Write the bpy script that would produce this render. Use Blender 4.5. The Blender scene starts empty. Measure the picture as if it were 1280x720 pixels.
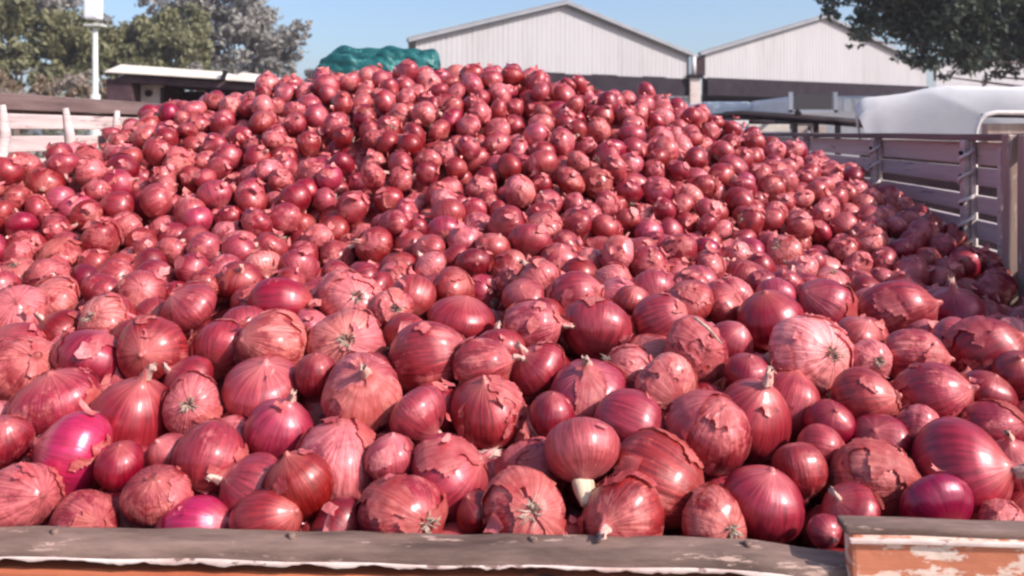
import bpy, bmesh, math, random
import numpy as np
from mathutils import Vector, Matrix, Quaternion, kdtree

# ------------------------------------------------------------------ camera, world, sun, exposure
sc = bpy.context.scene
COL = sc.collection
rnd = random.Random(7)
rng = np.random.default_rng(11)
EYE = 2.2            # eye height over the ground
F = 1065.0           # focal length in pixels of the 1280 wide photograph
HY = 165.0           # row of the horizon

cam_d = bpy.data.cameras.new('camera')
cam = bpy.data.objects.new('camera', cam_d)
COL.objects.link(cam)
cam.location = (0, 0, EYE)
cam.rotation_euler = (math.radians(90), 0, 0)
cam_d.sensor_width = 36
cam_d.lens = 36 * F / 1280
cam_d.shift_y = -(360 - HY) / 1280
cam_d.clip_start = 0.05
cam_d.clip_end = 2000
cam_d.dof.use_dof = True
cam_d.dof.focus_distance = 1.15
cam_d.dof.aperture_fstop = 9.0
sc.camera = cam

SUN_AZ = math.radians(62)     # to the right of straight behind the camera
SUN_EL = math.radians(38)
sdir = Vector((math.sin(SUN_AZ) * math.cos(SUN_EL), -math.cos(SUN_AZ) * math.cos(SUN_EL), math.sin(SUN_EL)))
w = bpy.data.worlds.new('World')
sc.world = w
w.use_nodes = True
nt = w.node_tree
bg = nt.nodes['Background']
sky = nt.nodes.new('ShaderNodeTexSky')
sky.sky_type = 'NISHITA'
sky.sun_disc = False
sky.sun_elevation = SUN_EL
sky.sun_rotation = math.atan2(sdir.x, sdir.y)
sky.air_density = 1.0
sky.dust_density = 3.0
sky.ozone_density = 4.0
sky.altitude = 300
nt.links.new(sky.outputs[0], bg.inputs[0])
bg.inputs[1].default_value = 0.135
sun_d = bpy.data.lights.new('sun', 'SUN')
sun_d.energy = 3.9
sun_d.angle = math.radians(0.6)
sun_d.color = (1.0, 0.93, 0.87)
sun = bpy.data.objects.new('sun', sun_d)
COL.objects.link(sun)
sun.rotation_euler = sdir.to_track_quat('Z', 'Y').to_euler()
vs = sc.view_settings
vs.view_transform = 'Standard'
vs.look = 'None'
vs.gamma = 1
vs.use_curve_mapping = False
vs.exposure = 0.64
try:
    sc.cycles.filter_width = 2.4
    sc.cycles.max_bounces = 6
except Exception:
    pass

# ------------------------------------------------------------------ helpers
def at(px, py, D):
    """the world point seen at a pixel of the photograph at depth D"""
    return Vector(((px - 640) / F * D, D, EYE + (HY - py) / F * D))

def mesh_np(name, V, Fc, smooth=True):
    me = bpy.data.meshes.new(name)
    V = np.asarray(V, dtype=np.float32); Fc = np.asarray(Fc, dtype=np.int32)
    k = Fc.shape[1]
    me.vertices.add(len(V)); me.vertices.foreach_set('co', V.ravel())
    me.loops.add(Fc.size); me.loops.foreach_set('vertex_index', Fc.ravel())
    me.polygons.add(len(Fc)); me.polygons.foreach_set('loop_start', np.arange(0, Fc.size, k, dtype=np.int32))
    try:
        me.polygons.foreach_set('loop_total', np.full(len(Fc), k, dtype=np.int32))
    except Exception:
        pass
    me.update(calc_edges=True)
    if smooth:
        me.polygons.foreach_set('use_smooth', np.ones(len(Fc), dtype=bool))
    return me

def attr(me, name, arr, kind):
    a = me.attributes.new(name, kind, 'POINT')
    a.data.foreach_set('vector' if kind == 'FLOAT_VECTOR' else 'color', np.asarray(arr, dtype=np.float32).ravel())

def link(name, me, m=None, parent=None):
    o = bpy.data.objects.new(name, me)
    if m is not None:
        me.materials.clear(); me.materials.append(m)
    COL.objects.link(o)
    if parent is not None:
        o.parent = parent
    return o

def tag(o, label=None, cat=None, group=None, kind=None):
    if label: o['label'] = label
    if cat: o['category'] = cat
    if group: o['group'] = group
    if kind: o['kind'] = kind
    return o

def thing(name, label, cat, loc=(0, 0, 0), rz=0, group=None):
    o = bpy.data.objects.new(name, None)
    COL.objects.link(o)
    o.location = loc; o.rotation_euler = (0, 0, rz); o.empty_display_size = 0.2
    return tag(o, label, cat, group)

class MB:
    def __init__(s): s.bm = bmesh.new()
    def box(s, c, d, R=None):
        M = Matrix.Translation(Vector(c)) @ (R.to_4x4() if R else Matrix()) @ Matrix.Diagonal((*d, 1))
        bmesh.ops.create_cube(s.bm, size=1, matrix=M); return s
    def bar(s, a, b, wd, ht, up=(0, 0, 1)):
        a = Vector(a); b = Vector(b); x = (b - a)
        L = x.length; x.normalize(); z = Vector(up); y = z.cross(x)
        if y.length < 1e-5: y = Vector((0, 1, 0))
        y.normalize(); z = x.cross(y)
        R = Matrix((x, y, z)).transposed()
        return s.box((a + b) / 2, (L, wd, ht), R)
    def tube(s, pts, r, n=10, r2=None):
        pts = [Vector(p) for p in pts]
        rings = []
        for i, p in enumerate(pts):
            t = (pts[min(i + 1, len(pts) - 1)] - pts[max(i - 1, 0)]).normalized()
            u = t.cross(Vector((0.13, 0.21, 1)))
            if u.length < 1e-3: u = t.cross(Vector((1, 0, 0)))
            u.normalize(); v = t.cross(u)
            k = i / max(1, len(pts) - 1)
            rr = (r[i] if isinstance(r, (list, tuple)) else (r if r2 is None else r + (r2 - r) * k))
            rings.append([s.bm.verts.new(p + (u * math.cos(a) + v * math.sin(a)) * rr) for a in [2 * math.pi * j / n for j in range(n)]])
        for A, B in zip(rings, rings[1:]):
            for j in range(n):
                s.bm.faces.new((A[j], A[(j + 1) % n], B[(j + 1) % n], B[j])).smooth = True
        s.bm.faces.new(rings[0][::-1]); s.bm.faces.new(rings[-1]); return s
    def poly(s, front, back):
        """closed solid between two outlines of equal length"""
        A = [s.bm.verts.new(p) for p in front]; B = [s.bm.verts.new(p) for p in back]
        s.bm.faces.new(A); s.bm.faces.new(B[::-1]); n = len(A)
        for i in range(n): s.bm.faces.new((A[i], B[i], B[(i + 1) % n], A[(i + 1) % n]))
        return s
    def build(s, name, m, parent=None, bev=0, sub=0, noise=0, smooth=False):
        bm = s.bm
        if bev: bmesh.ops.bevel(bm, geom=list(bm.edges), offset=bev, segments=2, profile=0.6, affect='EDGES')
        if sub: bmesh.ops.subdivide_edges(bm, edges=[e for e in bm.edges if e.calc_length() > 0.1], cuts=sub, use_grid_fill=True)
        if noise:
            for v in bm.verts:
                q = v.co * 23
                v.co += Vector((math.sin(q.y * 1.3 + q.z), math.sin(q.x + q.z * 1.7), math.sin(q.x * 1.1 + q.y * 0.9))) * noise
        bmesh.ops.recalc_face_normals(bm, faces=list(bm.faces))
        if smooth:
            for f in bm.faces: f.smooth = True
        me = bpy.data.meshes.new(name); bm.to_mesh(me); bm.free()
        return link(name, me, m, parent)

def new_mat(name):
    m = bpy.data.materials.new(name); m.use_nodes = True
    t = m.node_tree
    return m, t, t.nodes['Principled BSDF']
def N(t, typ, **kw):
    n = t.nodes.new(typ)
    for k, v in kw.items():
        if k in ('operation', 'blend_type', 'data_type', 'attribute_name', 'attribute_type', 'interpolation_type', 'noise_dimensions', 'feature', 'use_clamp'):
            setattr(n, k, v)
        else:
            n.inputs[k].default_value = v
    return n
def ramp(t, src, stops):
    r = t.nodes.new('ShaderNodeValToRGB')
    el = r.color_ramp.elements
    el[0].position, el[0].color = stops[0][0], (*stops[0][1], 1) if len(stops[0][1]) == 3 else stops[0][1]
    el[1].position, el[1].color = stops[-1][0], (*stops[-1][1], 1)
    for p, c in stops[1:-1]:
        e = el.new(p); e.color = (*c, 1)
    t.links.new(src, r.inputs[0]); return r
def mixc(t, f, a, b, blend='MIX'):
    n = t.nodes.new('ShaderNodeMix'); n.data_type = 'RGBA'; n.blend_type = blend; n.clamp_factor = True
    for k, x in ((0, f), (6, a), (7, b)):
        if isinstance(x, (int, float)): n.inputs[k].default_value = x
        elif isinstance(x, tuple): n.inputs[k].default_value = (*x, 1)
        else: t.links.new(x, n.inputs[k])
    return n.outputs[2]
def mth(t, op, a, b=None, c=None, clamp=False):
    n = t.nodes.new('ShaderNodeMath'); n.operation = op; n.use_clamp = clamp
    for k, x in enumerate((a, b, c)):
        if x is None: continue
        if isinstance(x, (int, float)): n.inputs[k].default_value = x
        else: t.links.new(x, n.inputs[k])
    return n.outputs[0]
def maprange(t, v, a, b, c, d):
    n = t.nodes.new('ShaderNodeMapRange')
    t.links.new(v, n.inputs[0])
    for k, x in enumerate((a, b, c, d)): n.inputs[k + 1].default_value = x
    return n.outputs[0]

def surf(name, c1, c2, scale=8, rough=0.7, bump=0.3, stretch=(1, 1, 1), c3=None, thr=0.62, metal=0, dist=0.01, s3=None):
    """two-tone weathered surface with an optional third colour in patches"""
    m, t, b = new_mat(name)
    tc = N(t, 'ShaderNodeTexCoord'); mp = N(t, 'ShaderNodeMapping', Scale=stretch)
    t.links.new(tc.outputs['Object'], mp.inputs[0])
    n1 = N(t, 'ShaderNodeTexNoise', Scale=scale, Detail=8, Roughness=0.65)
    t.links.new(mp.outputs[0], n1.inputs[0])
    r = ramp(t, n1.outputs[0], [(0.33, c1), (0.67, c2)])
    col = r.outputs[0]
    if c3:
        n2 = N(t, 'ShaderNodeTexNoise', Scale=s3 or scale * 2.3, Detail=9, Roughness=0.7)
        t.links.new(mp.outputs[0], n2.inputs[0])
        f = maprange(t, n2.outputs[0], thr - 0.02, thr + 0.02, 0, 1)
        col = mixc(t, f, col, c3)
    t.links.new(col, b.inputs['Base Color'])
    b.inputs['Roughness'].default_value = rough
    b.inputs['Metallic'].default_value = metal
    bp = N(t, 'ShaderNodeBump', Strength=bump, Distance=dist)
    t.links.new(n1.outputs[0], bp.inputs['Height'])
    t.links.new(bp.outputs[0], b.inputs['Normal'])
    if name.startswith('dark'): b.inputs['Specular IOR Level'].default_value = 0.1
    return m

# ------------------------------------------------------------------ materials
M = {}
M['ground'] = surf('dusty_ground', (0.22, 0.17, 0.13), (0.34, 0.27, 0.21), 1.5, 0.95, 0.4, c3=(0.16, 0.12, 0.09), thr=0.6, dist=0.05)
M['white_wall'] = surf('white_sheet', (0.36, 0.335, 0.345), (0.41, 0.385, 0.395), 0.5, 0.6, 0.1, (1, 1, 0.4), c3=(0.33, 0.305, 0.315), thr=0.66)
M['roof_sheet'] = surf('roof_sheet', (0.20, 0.20, 0.22), (0.28, 0.28, 0.30), 1.2, 0.6, 0.2)
M['dark_beam'] = surf('dark_beam', (0.018, 0.012, 0.018), (0.035, 0.025, 0.032), 3, 0.7, 0.2)
M['inner_wall'] = surf('inner_wall', (0.20, 0.14, 0.12), (0.30, 0.22, 0.19), 1.4, 0.9, 0.2)
M['cream_column'] = surf('cream_column', (0.62, 0.50, 0.45), (0.75, 0.62, 0.57), 2, 0.8, 0.2, c3=(0.45, 0.33, 0.28), thr=0.64)
M['lamp_pole'] = surf('lamp_pole', (0.45, 0.46, 0.43), (0.62, 0.62, 0.58), 3, 0.5, 0.1)
M['lamp_white'] = surf('lamp_white', (0.75, 0.75, 0.78), (0.8, 0.8, 0.82), 3, 0.4, 0.1)
M['cream_roof'] = surf('cream_roof', (0.62, 0.55, 0.48), (0.78, 0.70, 0.62), 3, 0.6, 0.2, c3=(0.42, 0.33, 0.28), thr=0.68)
M['dark_body'] = surf('dark_body', (0.05, 0.03, 0.035), (0.10, 0.06, 0.065), 4, 0.6, 0.2)
M['dark_tube'] = surf('dark_tube', (0.015, 0.012, 0.015), (0.04, 0.026, 0.03), 8, 0.5, 0.2)
M['canvas'] = surf('white_canvas', (0.58, 0.54, 0.53), (0.70, 0.67, 0.66), 2.2, 0.75, 0.2, c3=(0.56, 0.51, 0.49), thr=0.66, dist=0.02)
M['green_tarp'] = surf('green_tarp', (0.006, 0.05, 0.052), (0.018, 0.13, 0.125), 9, 0.42, 0.5, c3=(0.06, 0.22, 0.21), thr=0.58, dist=0.006)
M['slat_grey'] = surf('slat_grey', (0.38, 0.31, 0.275), (0.56, 0.475, 0.43), 6, 0.8, 0.5, (1, 0.25, 4), c3=(0.13, 0.08, 0.08), thr=0.63, dist=0.004)
M['slat_blue'] = surf('slat_blue', (0.38, 0.31, 0.31), (0.56, 0.47, 0.46), 6, 0.8, 0.5, (1, 0.25, 4), c3=(0.22, 0.18, 0.22), thr=0.62, dist=0.004)
M['slat_white'] = surf('slat_white', (0.40, 0.31, 0.30), (0.62, 0.51, 0.49), 9, 0.8, 0.5, (1, 0.3, 4), c3=(0.24, 0.17, 0.16), thr=0.60, dist=0.004)
M['rail_brown'] = surf('rail_brown', (0.09, 0.055, 0.05), (0.20, 0.13, 0.12), 12, 0.7, 0.5, (1, 0.3, 3), c3=(0.30, 0.22, 0.20), thr=0.66, dist=0.004)
M['rope'] = surf('rope', (0.60, 0.53, 0.50), (0.76, 0.68, 0.66), 60, 0.9, 0.4, dist=0.002)
M['post_wood'] = surf('post_wood', (0.24, 0.16, 0.13), (0.40, 0.28, 0.24), 10, 0.85, 0.5, (2, 2, 0.3), c3=(0.52, 0.42, 0.38), thr=0.62, dist=0.003)
M['bed_floor'] = surf('bed_floor', (0.06, 0.03, 0.03), (0.12, 0.06, 0.05), 6, 0.9, 0.3)
M['steel_grey'] = surf('worn_steel', (0.075, 0.040, 0.030), (0.25, 0.155, 0.125), 26, 0.78, 0.7, (0.30, 1.6, 1.6), c3=(0.42, 0.27, 0.22), thr=0.60, dist=0.004, s3=44)
M['chip_white'] = surf('chipped_white', (0.50, 0.30, 0.26), (0.80, 0.68, 0.62), 26, 0.7, 0.6, (0.5, 1, 1), c3=(0.22, 0.12, 0.10), thr=0.58, dist=0.003)
M['orange'] = surf('orange_paint', (0.42, 0.10, 0.045), (0.60, 0.19, 0.09), 12, 0.6, 0.4, (0.6, 1, 1), c3=(0.14, 0.07, 0.06), thr=0.60, dist=0.003, s3=9)
M['peeling'] = surf('peeling_cream', (0.66, 0.42, 0.33), (0.78, 0.62, 0.52), 14, 0.75, 0.8, (0.7, 1, 1.6), c3=(0.52, 0.17, 0.09), thr=0.50, dist=0.004, s3=24)
M['pale_blue'] = surf('pale_blue_wall', (0.50, 0.55, 0.60), (0.60, 0.64, 0.68), 1, 0.8, 0.1)
M['white_paint'] = surf('white_paint', (0.68, 0.64, 0.64), (0.78, 0.74, 0.74), 4, 0.5, 0.1)
M['sack'] = surf('sack', (0.38, 0.28, 0.25), (0.55, 0.44, 0.40), 6, 0.9, 0.5)
M['tyre'] = surf('tyre', (0.02, 0.02, 0.02), (0.035, 0.033, 0.03), 8, 0.85, 0.3)
M['bark'] = surf('bark', (0.10, 0.07, 0.055), (0.20, 0.15, 0.12), 9, 0.95, 0.9, (3, 3, 0.6), dist=0.03)
m, t, b = new_mat('window_glass'); b.inputs['Base Color'].default_value = (0.12, 0.10, 0.11, 1); b.inputs['Roughness'].default_value = 0.15; M['glass'] = m

def leafmat(name, c1, c2, tr=0.25):
    m, t, b = new_mat(name)
    g = N(t, 'ShaderNodeNewGeometry')
    r = ramp(t, g.outputs['Random Per Island'], [(0.0, c1), (1.0, c2)])
    t.links.new(r.outputs[0], b.inputs['Base Color']); b.inputs['Roughness'].default_value = 0.6
    tl = N(t, 'ShaderNodeBsdfTranslucent'); t.links.new(r.outputs[0], tl.inputs[0])
    mx = N(t, 'ShaderNodeMixShader'); mx.inputs[0].default_value = tr
    t.links.new(b.outputs[0], mx.inputs[1]); t.links.new(tl.outputs[0], mx.inputs[2])
    t.links.new(mx.outputs[0], t.nodes['Material Output'].inputs[0]); return m
M['leaf_olive'] = leafmat('leaf_olive', (0.13, 0.125, 0.055), (0.23, 0.22, 0.115))  # olive leaves, colour lightened to stand for haze
M['leaf_haze_grey'] = leafmat('leaf_haze_grey', (0.20, 0.185, 0.16), (0.34, 0.315, 0.29))  # greyness of the hazy air put into the leaf colour
M['leaf_dark'] = leafmat('leaf_dark', (0.035, 0.048, 0.032), (0.085, 0.105, 0.065))
M['leaf_dry'] = leafmat('leaf_dry', (0.19, 0.13, 0.09), (0.36, 0.27, 0.18))
M['leaf_pink'] = leafmat('leaf_pink', (0.28, 0.22, 0.18), (0.48, 0.40, 0.35))

# ---- onion skin: veins run from neck to root in the onion's own coordinates (attribute lc)
def onion_material(name, peel=False):
    m, t, b = new_mat(name)
    L = t.links.new
    a = N(t, 'ShaderNodeAttribute', attribute_name='lc')
    k = N(t, 'ShaderNodeAttribute', attribute_name='tone')
    sk = N(t, 'ShaderNodeSeparateColor'); L(k.outputs['Color'], sk.inputs[0])
    tone, dry, mag = sk.outputs[0], sk.outputs[1], sk.outputs[2]
    seed = k.outputs['Alpha']
    sp = N(t, 'ShaderNodeSeparateXYZ'); L(a.outputs['Vector'], sp.inputs[0])
    cx = N(t, 'ShaderNodeCombineXYZ'); L(sp.outputs[0], cx.inputs[0]); L(sp.outputs[1], cx.inputs[1])
    nm = t.nodes.new('ShaderNodeVectorMath'); nm.operation = 'NORMALIZE'; L(cx.outputs[0], nm.inputs[0])
    sc1 = t.nodes.new('ShaderNodeVectorMath'); sc1.operation = 'SCALE'; L(nm.outputs[0], sc1.inputs[0]); sc1.inputs['Scale'].default_value = 5.0
    s2 = N(t, 'ShaderNodeSeparateXYZ'); L(sc1.outputs[0], s2.inputs[0])
    vz = N(t, 'ShaderNodeCombineXYZ'); L(s2.outputs[0], vz.inputs[0]); L(s2.outputs[1], vz.inputs[1])
    L(mth(t, 'MULTIPLY_ADD', sp.outputs[2], 0.55, mth(t, 'MULTIPLY', seed, 37.0)), vz.inputs[2])
    vein = N(t, 'ShaderNodeTexNoise', Scale=2.2, Detail=5, Roughness=0.65, Distortion=0.25); L(vz.outputs[0], vein.inputs[0])
    off = t.nodes.new('ShaderNodeVectorMath'); off.operation = 'ADD'; L(a.outputs['Vector'], off.inputs[0])
    cs = N(t, 'ShaderNodeCombineXYZ'); L(mth(t, 'MULTIPLY', seed, 91.0), cs.inputs[0]); L(mth(t, 'MULTIPLY', seed, 53.0), cs.inputs[1]); L(cs.outputs[0], off.inputs[1])
    blot = N(t, 'ShaderNodeTexNoise', Scale=1.5, Detail=5, Roughness=0.62); L(off.outputs[0], blot.inputs[0])
    fine = N(t, 'ShaderNodeTexNoise', Scale=9.0, Detail=6, Roughness=0.7); L(off.outputs[0], fine.inputs[0])
    crumple = N(t, 'ShaderNodeTexVoronoi', Scale=3.2, feature='DISTANCE_TO_EDGE'); L(off.outputs[0], crumple.inputs['Vector'])
    v1 = maprange(t, vein.outputs[0], 0.38, 0.62, 0, 1)
    dk = mixc(t, v1, (0.175, 0.005, 0.012), (0.38, 0.019, 0.029))
    mg = mixc(t, v1, (0.36, 0.004, 0.055), (0.54, 0.010, 0.11))
    base = mixc(t, mag, dk, mg)
    paper = mixc(t, v1, (0.42, 0.050, 0.055), (0.72, 0.20, 0.18))
    # dry papery patches
    th = mth(t, 'SUBTRACT', 0.80, mth(t, 'MULTIPLY', dry, 0.46))
    pf0 = mth(t, 'SUBTRACT', mth(t, 'ADD', mth(t, 'MULTIPLY', blot.outputs[0], 0.85), mth(t, 'MULTIPLY', fine.outputs[0], 0.22)), th)
    pf = mth(t, 'MULTIPLY', pf0, 9.0, clamp=True)
    # paler neck and root ends
    az = mth(t, 'ABSOLUTE', sp.outputs[2])
    pole = maprange(t, az, 0.68, 1.05, 0, 0.75)
    pf = mth(t, 'MAXIMUM', mth(t, 'MULTIPLY', pf, 0.8), pole)
    if peel:
        base = mixc(t, mag, (0.44, 0.045, 0.050), (0.56, 0.08, 0.13))
        pf = maprange(t, blot.outputs[0], 0.35, 0.65, 0.0, 0.9)
    col = mixc(t, pf, base, paper)
    # small dark flecks of soil and rub marks
    fl = maprange(t, fine.outputs[0], 0.66, 0.72, 0, 0.55)
    col = mixc(t, fl, col, (0.16, 0.05, 0.045))
    hsv = t.nodes.new('ShaderNodeHueSaturation'); L(col, hsv.inputs['Color'])
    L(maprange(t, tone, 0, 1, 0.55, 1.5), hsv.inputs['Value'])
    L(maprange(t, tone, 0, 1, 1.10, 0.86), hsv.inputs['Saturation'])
    L(mth(t, 'MULTIPLY_ADD', seed, 0.012, 0.494), hsv.inputs['Hue'])
    L(hsv.outputs[0], b.inputs['Base Color'])
    rg = mth(t, 'ADD', mth(t, 'MULTIPLY', pf, 0.12), mth(t, 'MULTIPLY_ADD', mag, -0.16, 0.37))
    rg = mth(t, 'ADD', rg, mth(t, 'MULTIPLY', fine.outputs[0], 0.16))
    L(rg, b.inputs['Roughness'])
    b.inputs['Specular IOR Level'].default_value = 0.6
    b.inputs['Metallic'].default_value = 0.0 if peel else 0.22
    b.inputs['Coat Weight'].default_value = 0.1 if peel else 0.42
    b.inputs['Coat Roughness'].default_value = 0.26
    h = mth(t, 'ADD', mth(t, 'MULTIPLY', vein.outputs[0], 0.75), mth(t, 'MULTIPLY', fine.outputs[0], 0.18))
    h = mth(t, 'ADD', h, mth(t, 'MULTIPLY', crumple.outputs[0], mth(t, 'MULTIPLY', dry, 0.9)))
    h = mth(t, 'ADD', h, mth(t, 'MULTIPLY', pf, 0.25))
    bp = N(t, 'ShaderNodeBump', Distance=0.0035)
    L(mth(t, 'MULTIPLY_ADD', dry, 0.55, 0.22), bp.inputs['Strength'])
    L(h, bp.inputs['Height']); L(bp.outputs[0], b.inputs['Normal'])
    if peel:
        tl = N(t, 'ShaderNodeBsdfTranslucent'); L(hsv.outputs[0], tl.inputs[0])
        mx = N(t, 'ShaderNodeMixShader'); mx.inputs[0].default_value = 0.25
        L(b.outputs[0], mx.inputs[1]); L(tl.outputs[0], mx.inputs[2]); L(mx.outputs[0], t.nodes['Material Output'].inputs[0])
    return m
M['onion'] = onion_material('onion_skin')
M['peel'] = onion_material('loose_onion_skin', True)
M['neck'] = surf('dry_neck', (0.42, 0.20, 0.17), (0.70, 0.46, 0.38), 90, 0.8, 0.6, (3, 3, 0.4), dist=0.002)
M['pale_neck'] = surf('pale_neck', (0.46, 0.30, 0.20), (0.64, 0.48, 0.34), 70, 0.6, 0.4, (3, 3, 0.4), dist=0.002)
M['roots'] = surf('roots', (0.30, 0.22, 0.17), (0.58, 0.46, 0.36), 120, 0.9, 0.3, dist=0.001)

def corrugate(m, freq, depth, stain):
    t = m.node_tree; b = t.nodes['Principled BSDF']
    tc = N(t, 'ShaderNodeTexCoord')
    sp = N(t, 'ShaderNodeSeparateXYZ'); t.links.new(tc.outputs['Object'], sp.inputs[0])
    wv = mth(t, 'SINE', mth(t, 'MULTIPLY', sp.outputs[0], freq))
    bp = N(t, 'ShaderNodeBump', Strength=0.22, Distance=depth)
    t.links.new(wv, bp.inputs['Height']); t.links.new(bp.outputs[0], b.inputs['Normal'])
    mp = N(t, 'ShaderNodeMapping', Scale=(2.6, 2.6, 0.22)); t.links.new(tc.outputs['Object'], mp.inputs[0])
    n = N(t, 'ShaderNodeTexNoise', Scale=1.4, Detail=7, Roughness=0.7); t.links.new(mp.outputs[0], n.inputs[0])
    old = b.inputs['Base Color'].links[0].from_socket
    f = maprange(t, n.outputs[0], 0.52, 0.75, 0, 0.6)
    t.links.new(mixc(t, f, old, stain), b.inputs['Base Color'])
corrugate(M['white_wall'], 42.0, 0.02, (0.25, 0.205, 0.19))

# ------------------------------------------------------------------ the setting: ground, sheds, trees, vehicles
me = mesh_np('ground', [(-200, -15, 0), (200, -15, 0), (200, 270, 0), (-200, 270, 0)], [(0, 1, 2, 3)], False)
tag(link('ground', me, M['ground']), kind='structure')

def P(X, D, z): return Vector((X, D, EYE + z))

def shed(x0, x1, dfun, eave, ridge, zb, label, apex=0.5, depth=16, sheets=10):
    """open market shed: white sheeted gable facing us, dark tie beam, corrugated roof"""
    A = P(x0, dfun(x0), 0); B = P(x1, dfun(x1), 0)
    ax = (B - A); wid = ax.length; ax.normalize()
    back = Vector((A.x, A.y, 0)).normalized()      # the halls stand skewed to their gables
    org = Vector((A.x, A.y, 0))
    q = lambda u, v, z: org + ax * u + back * v + Vector((0, 0, z))
    root = thing('market_shed', label, 'shed', q(wid / 2, 0, 0))
    inv = Matrix.Translation(-root.location)
    def fin(mb, name, mm, **kw):
        mb.bm.transform(inv); return mb.build(name, mm, root, **kw)
    ze, zr, zbt = EYE + eave, EYE + ridge, EYE + zb
    um = wid * apex
    top = lambda u: ze + (zr - ze) * (u / um if u < um else (wid - u) / (wid - um))
    # gable sheets side by side
    for i in range(sheets):
        u0, u1 = wid * i / sheets, wid * (i + 1) / sheets - 0.004
        pr = 0.003 * (i % 2)
        us = [u0] + ([um] if u0 < um < u1 else []) + [u1]
        fr = [q(u0, -pr, zbt), q(u1, -pr, zbt)] + [q(u, -pr, top(u) - 0.01) for u in us[::-1]]
        bk = [p + back * 0.05 for p in fr]
        fin(MB().poly(fr, bk), 'gable_sheet', M['white_wall'])
    # verge strips along the slopes
    for (ua, ub) in ((-0.25, um), (um, wid + 0.25)):
        za = ze - 0.08 if ua < 0 else zr + 0.02; zb_ = zr + 0.02 if ub == um else ze - 0.08
        fin(MB().bar(q(ua, -0.18, za + 0.05), q(ub, -0.18, zb_ + 0.05), 0.14, 0.10), 'verge', M['roof_sheet'])
        n = 9
        for i in range(n):       # roof sheets, laid up the depth
            v0, v1 = -0.22 + (depth + 0.22) * i / n, -0.22 + (depth + 0.22) * (i + 1) / n - 0.02
            mb = MB(); off = 0.11 + 0.012 * (i % 2)
            mb.poly([q(ua, v0, za + off), q(ub, v0, zb_ + off), q(ub, v1, zb_ + off), q(ua, v1, za + off)],
                    [q(ua, v0, za + off + .03), q(ub, v0, zb_ + off + .03), q(ub, v1, zb_ + off + .03), q(ua, v1, za + off + .03)])
            fin(mb, 'roof_sheet', M['roof_sheet'])
    bh = 0.62
    fin(MB().bar(q(0, 0.16, zbt - bh / 2 + 0.03), q(wid, 0.16, zbt - bh / 2 + 0.03), 0.3, bh), 'tie_beam', M['dark_beam'])
    for j in range(1, 5):
        v = depth * j / 4
        for u in (0.05, wid * 0.5, wid - 0.05):
            fin(MB().bar(q(u, v, 0), q(u, v, zbt - 0.05), 0.25, 0.25, (0, 1, 0)), 'rear_column', M['dark_beam'])
        fin(MB().bar(q(0, v, zbt - 0.2), q(wid, v, zbt - 0.2), 0.2, 0.4), 'cross_beam', M['dark_beam'])
    return root, q, wid, fin, zbt

dline = lambda X: 25.9 + 0.56 * X
r1, q1, w1, fin1, zb1 = shed(-2.75, 6.10, dline, 2.62, 3.98, 1.83, 'nearest white gabled market shed, its whole gable rising behind the onion crest', 0.5, 12)
fin1(MB().bar(q1(w1 + 0.18, -0.1, 0), q1(w1 + 0.18, -0.1, zb1 + 0.02), 0.36, 0.36, (0, 1, 0)), 'column', M['cream_column'], bev=0.02)
fin1(MB().box(q1(w1 + 0.18, -0.1, zb1 + 0.08), (0.52, 0.52, 0.12)), 'column_cap', M['dark_beam'])
fin1(MB().tube([q1(w1 + 0.12, -0.16, zb1 + 0.14), q1(w1 + 0.12, -0.16, zb1 + 0.85)], 0.09, 10), 'downpipe', M['white_paint'])
fin1(MB().box(q1(w1 + 0.42, 0.05, zb1 + 0.46), (0.46, 0.12, 0.68)), 'valley_panel', M['dark_body'])
fin1(MB().bar(q1(0.5, 8.0, 1.6), q1(w1 - 0.2, 8.0, 1.6), 0.15, 3.2), 'rear_wall', M['inner_wall'])
SACKS = [w_ + ' hanging sack from the cream column of the nearest shed' for w_ in ('first', 'second', 'third', 'fourth', 'fifth', 'sixth', 'seventh')]
for u in np.linspace(5.2, w1 - 0.7, 7):     # hanging sacks under the beam
    s = thing('hanging_sack', None, 'sack', q1(u, 1.2, zb1 - 1.18))
    s['label'] = SACKS.pop(); s['category'] = 'sack'
    s['group'] = 'sacks hanging in the shed'
    mb = MB(); mb.tube([(0, 0, 0.0), (0.01, 0, 0.1), (0, 0, 0.35), (0.01, 0, 0.5), (0, 0, 0.56)], [0.09, 0.17, 0.15, 0.07, 0.03], 10)
    mb.build('sack_body', M['sack'], s, noise=0.004, smooth=True)
    MB().tube([(0, 0, 0.55), (0, 0, 0.86)], 0.012, 6).build('cord', M['rope'], s)
r2, q2, w2, fin2, zb2 = shed(6.72, 17.3, dline, 2.72, 4.35, 1.87, 'second white gabled shed, half hidden by the dark overhanging tree', 0.5, 12)
r3, q3, w3, fin3, zb3 = shed(17.9, 28.0, dline, 2.72, 4.3, 1.87, 'farthest white gabled shed, glimpsed through the dark tree above the white canvas', 0.5, 12)
fin2(MB().bar(q2(3.9, 1.2, 0), q2(3.9, 1.2, zb2 - 0.5), 0.2, 0.2, (0, 1, 0)), 'column', M['dark_beam'])
fin2(MB().bar(q2(6.6, 1.2, 0), q2(6.6, 1.2, zb2 - 0.5), 0.3, 0.3, (0, 1, 0)), 'column', M['dark_beam'])

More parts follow.
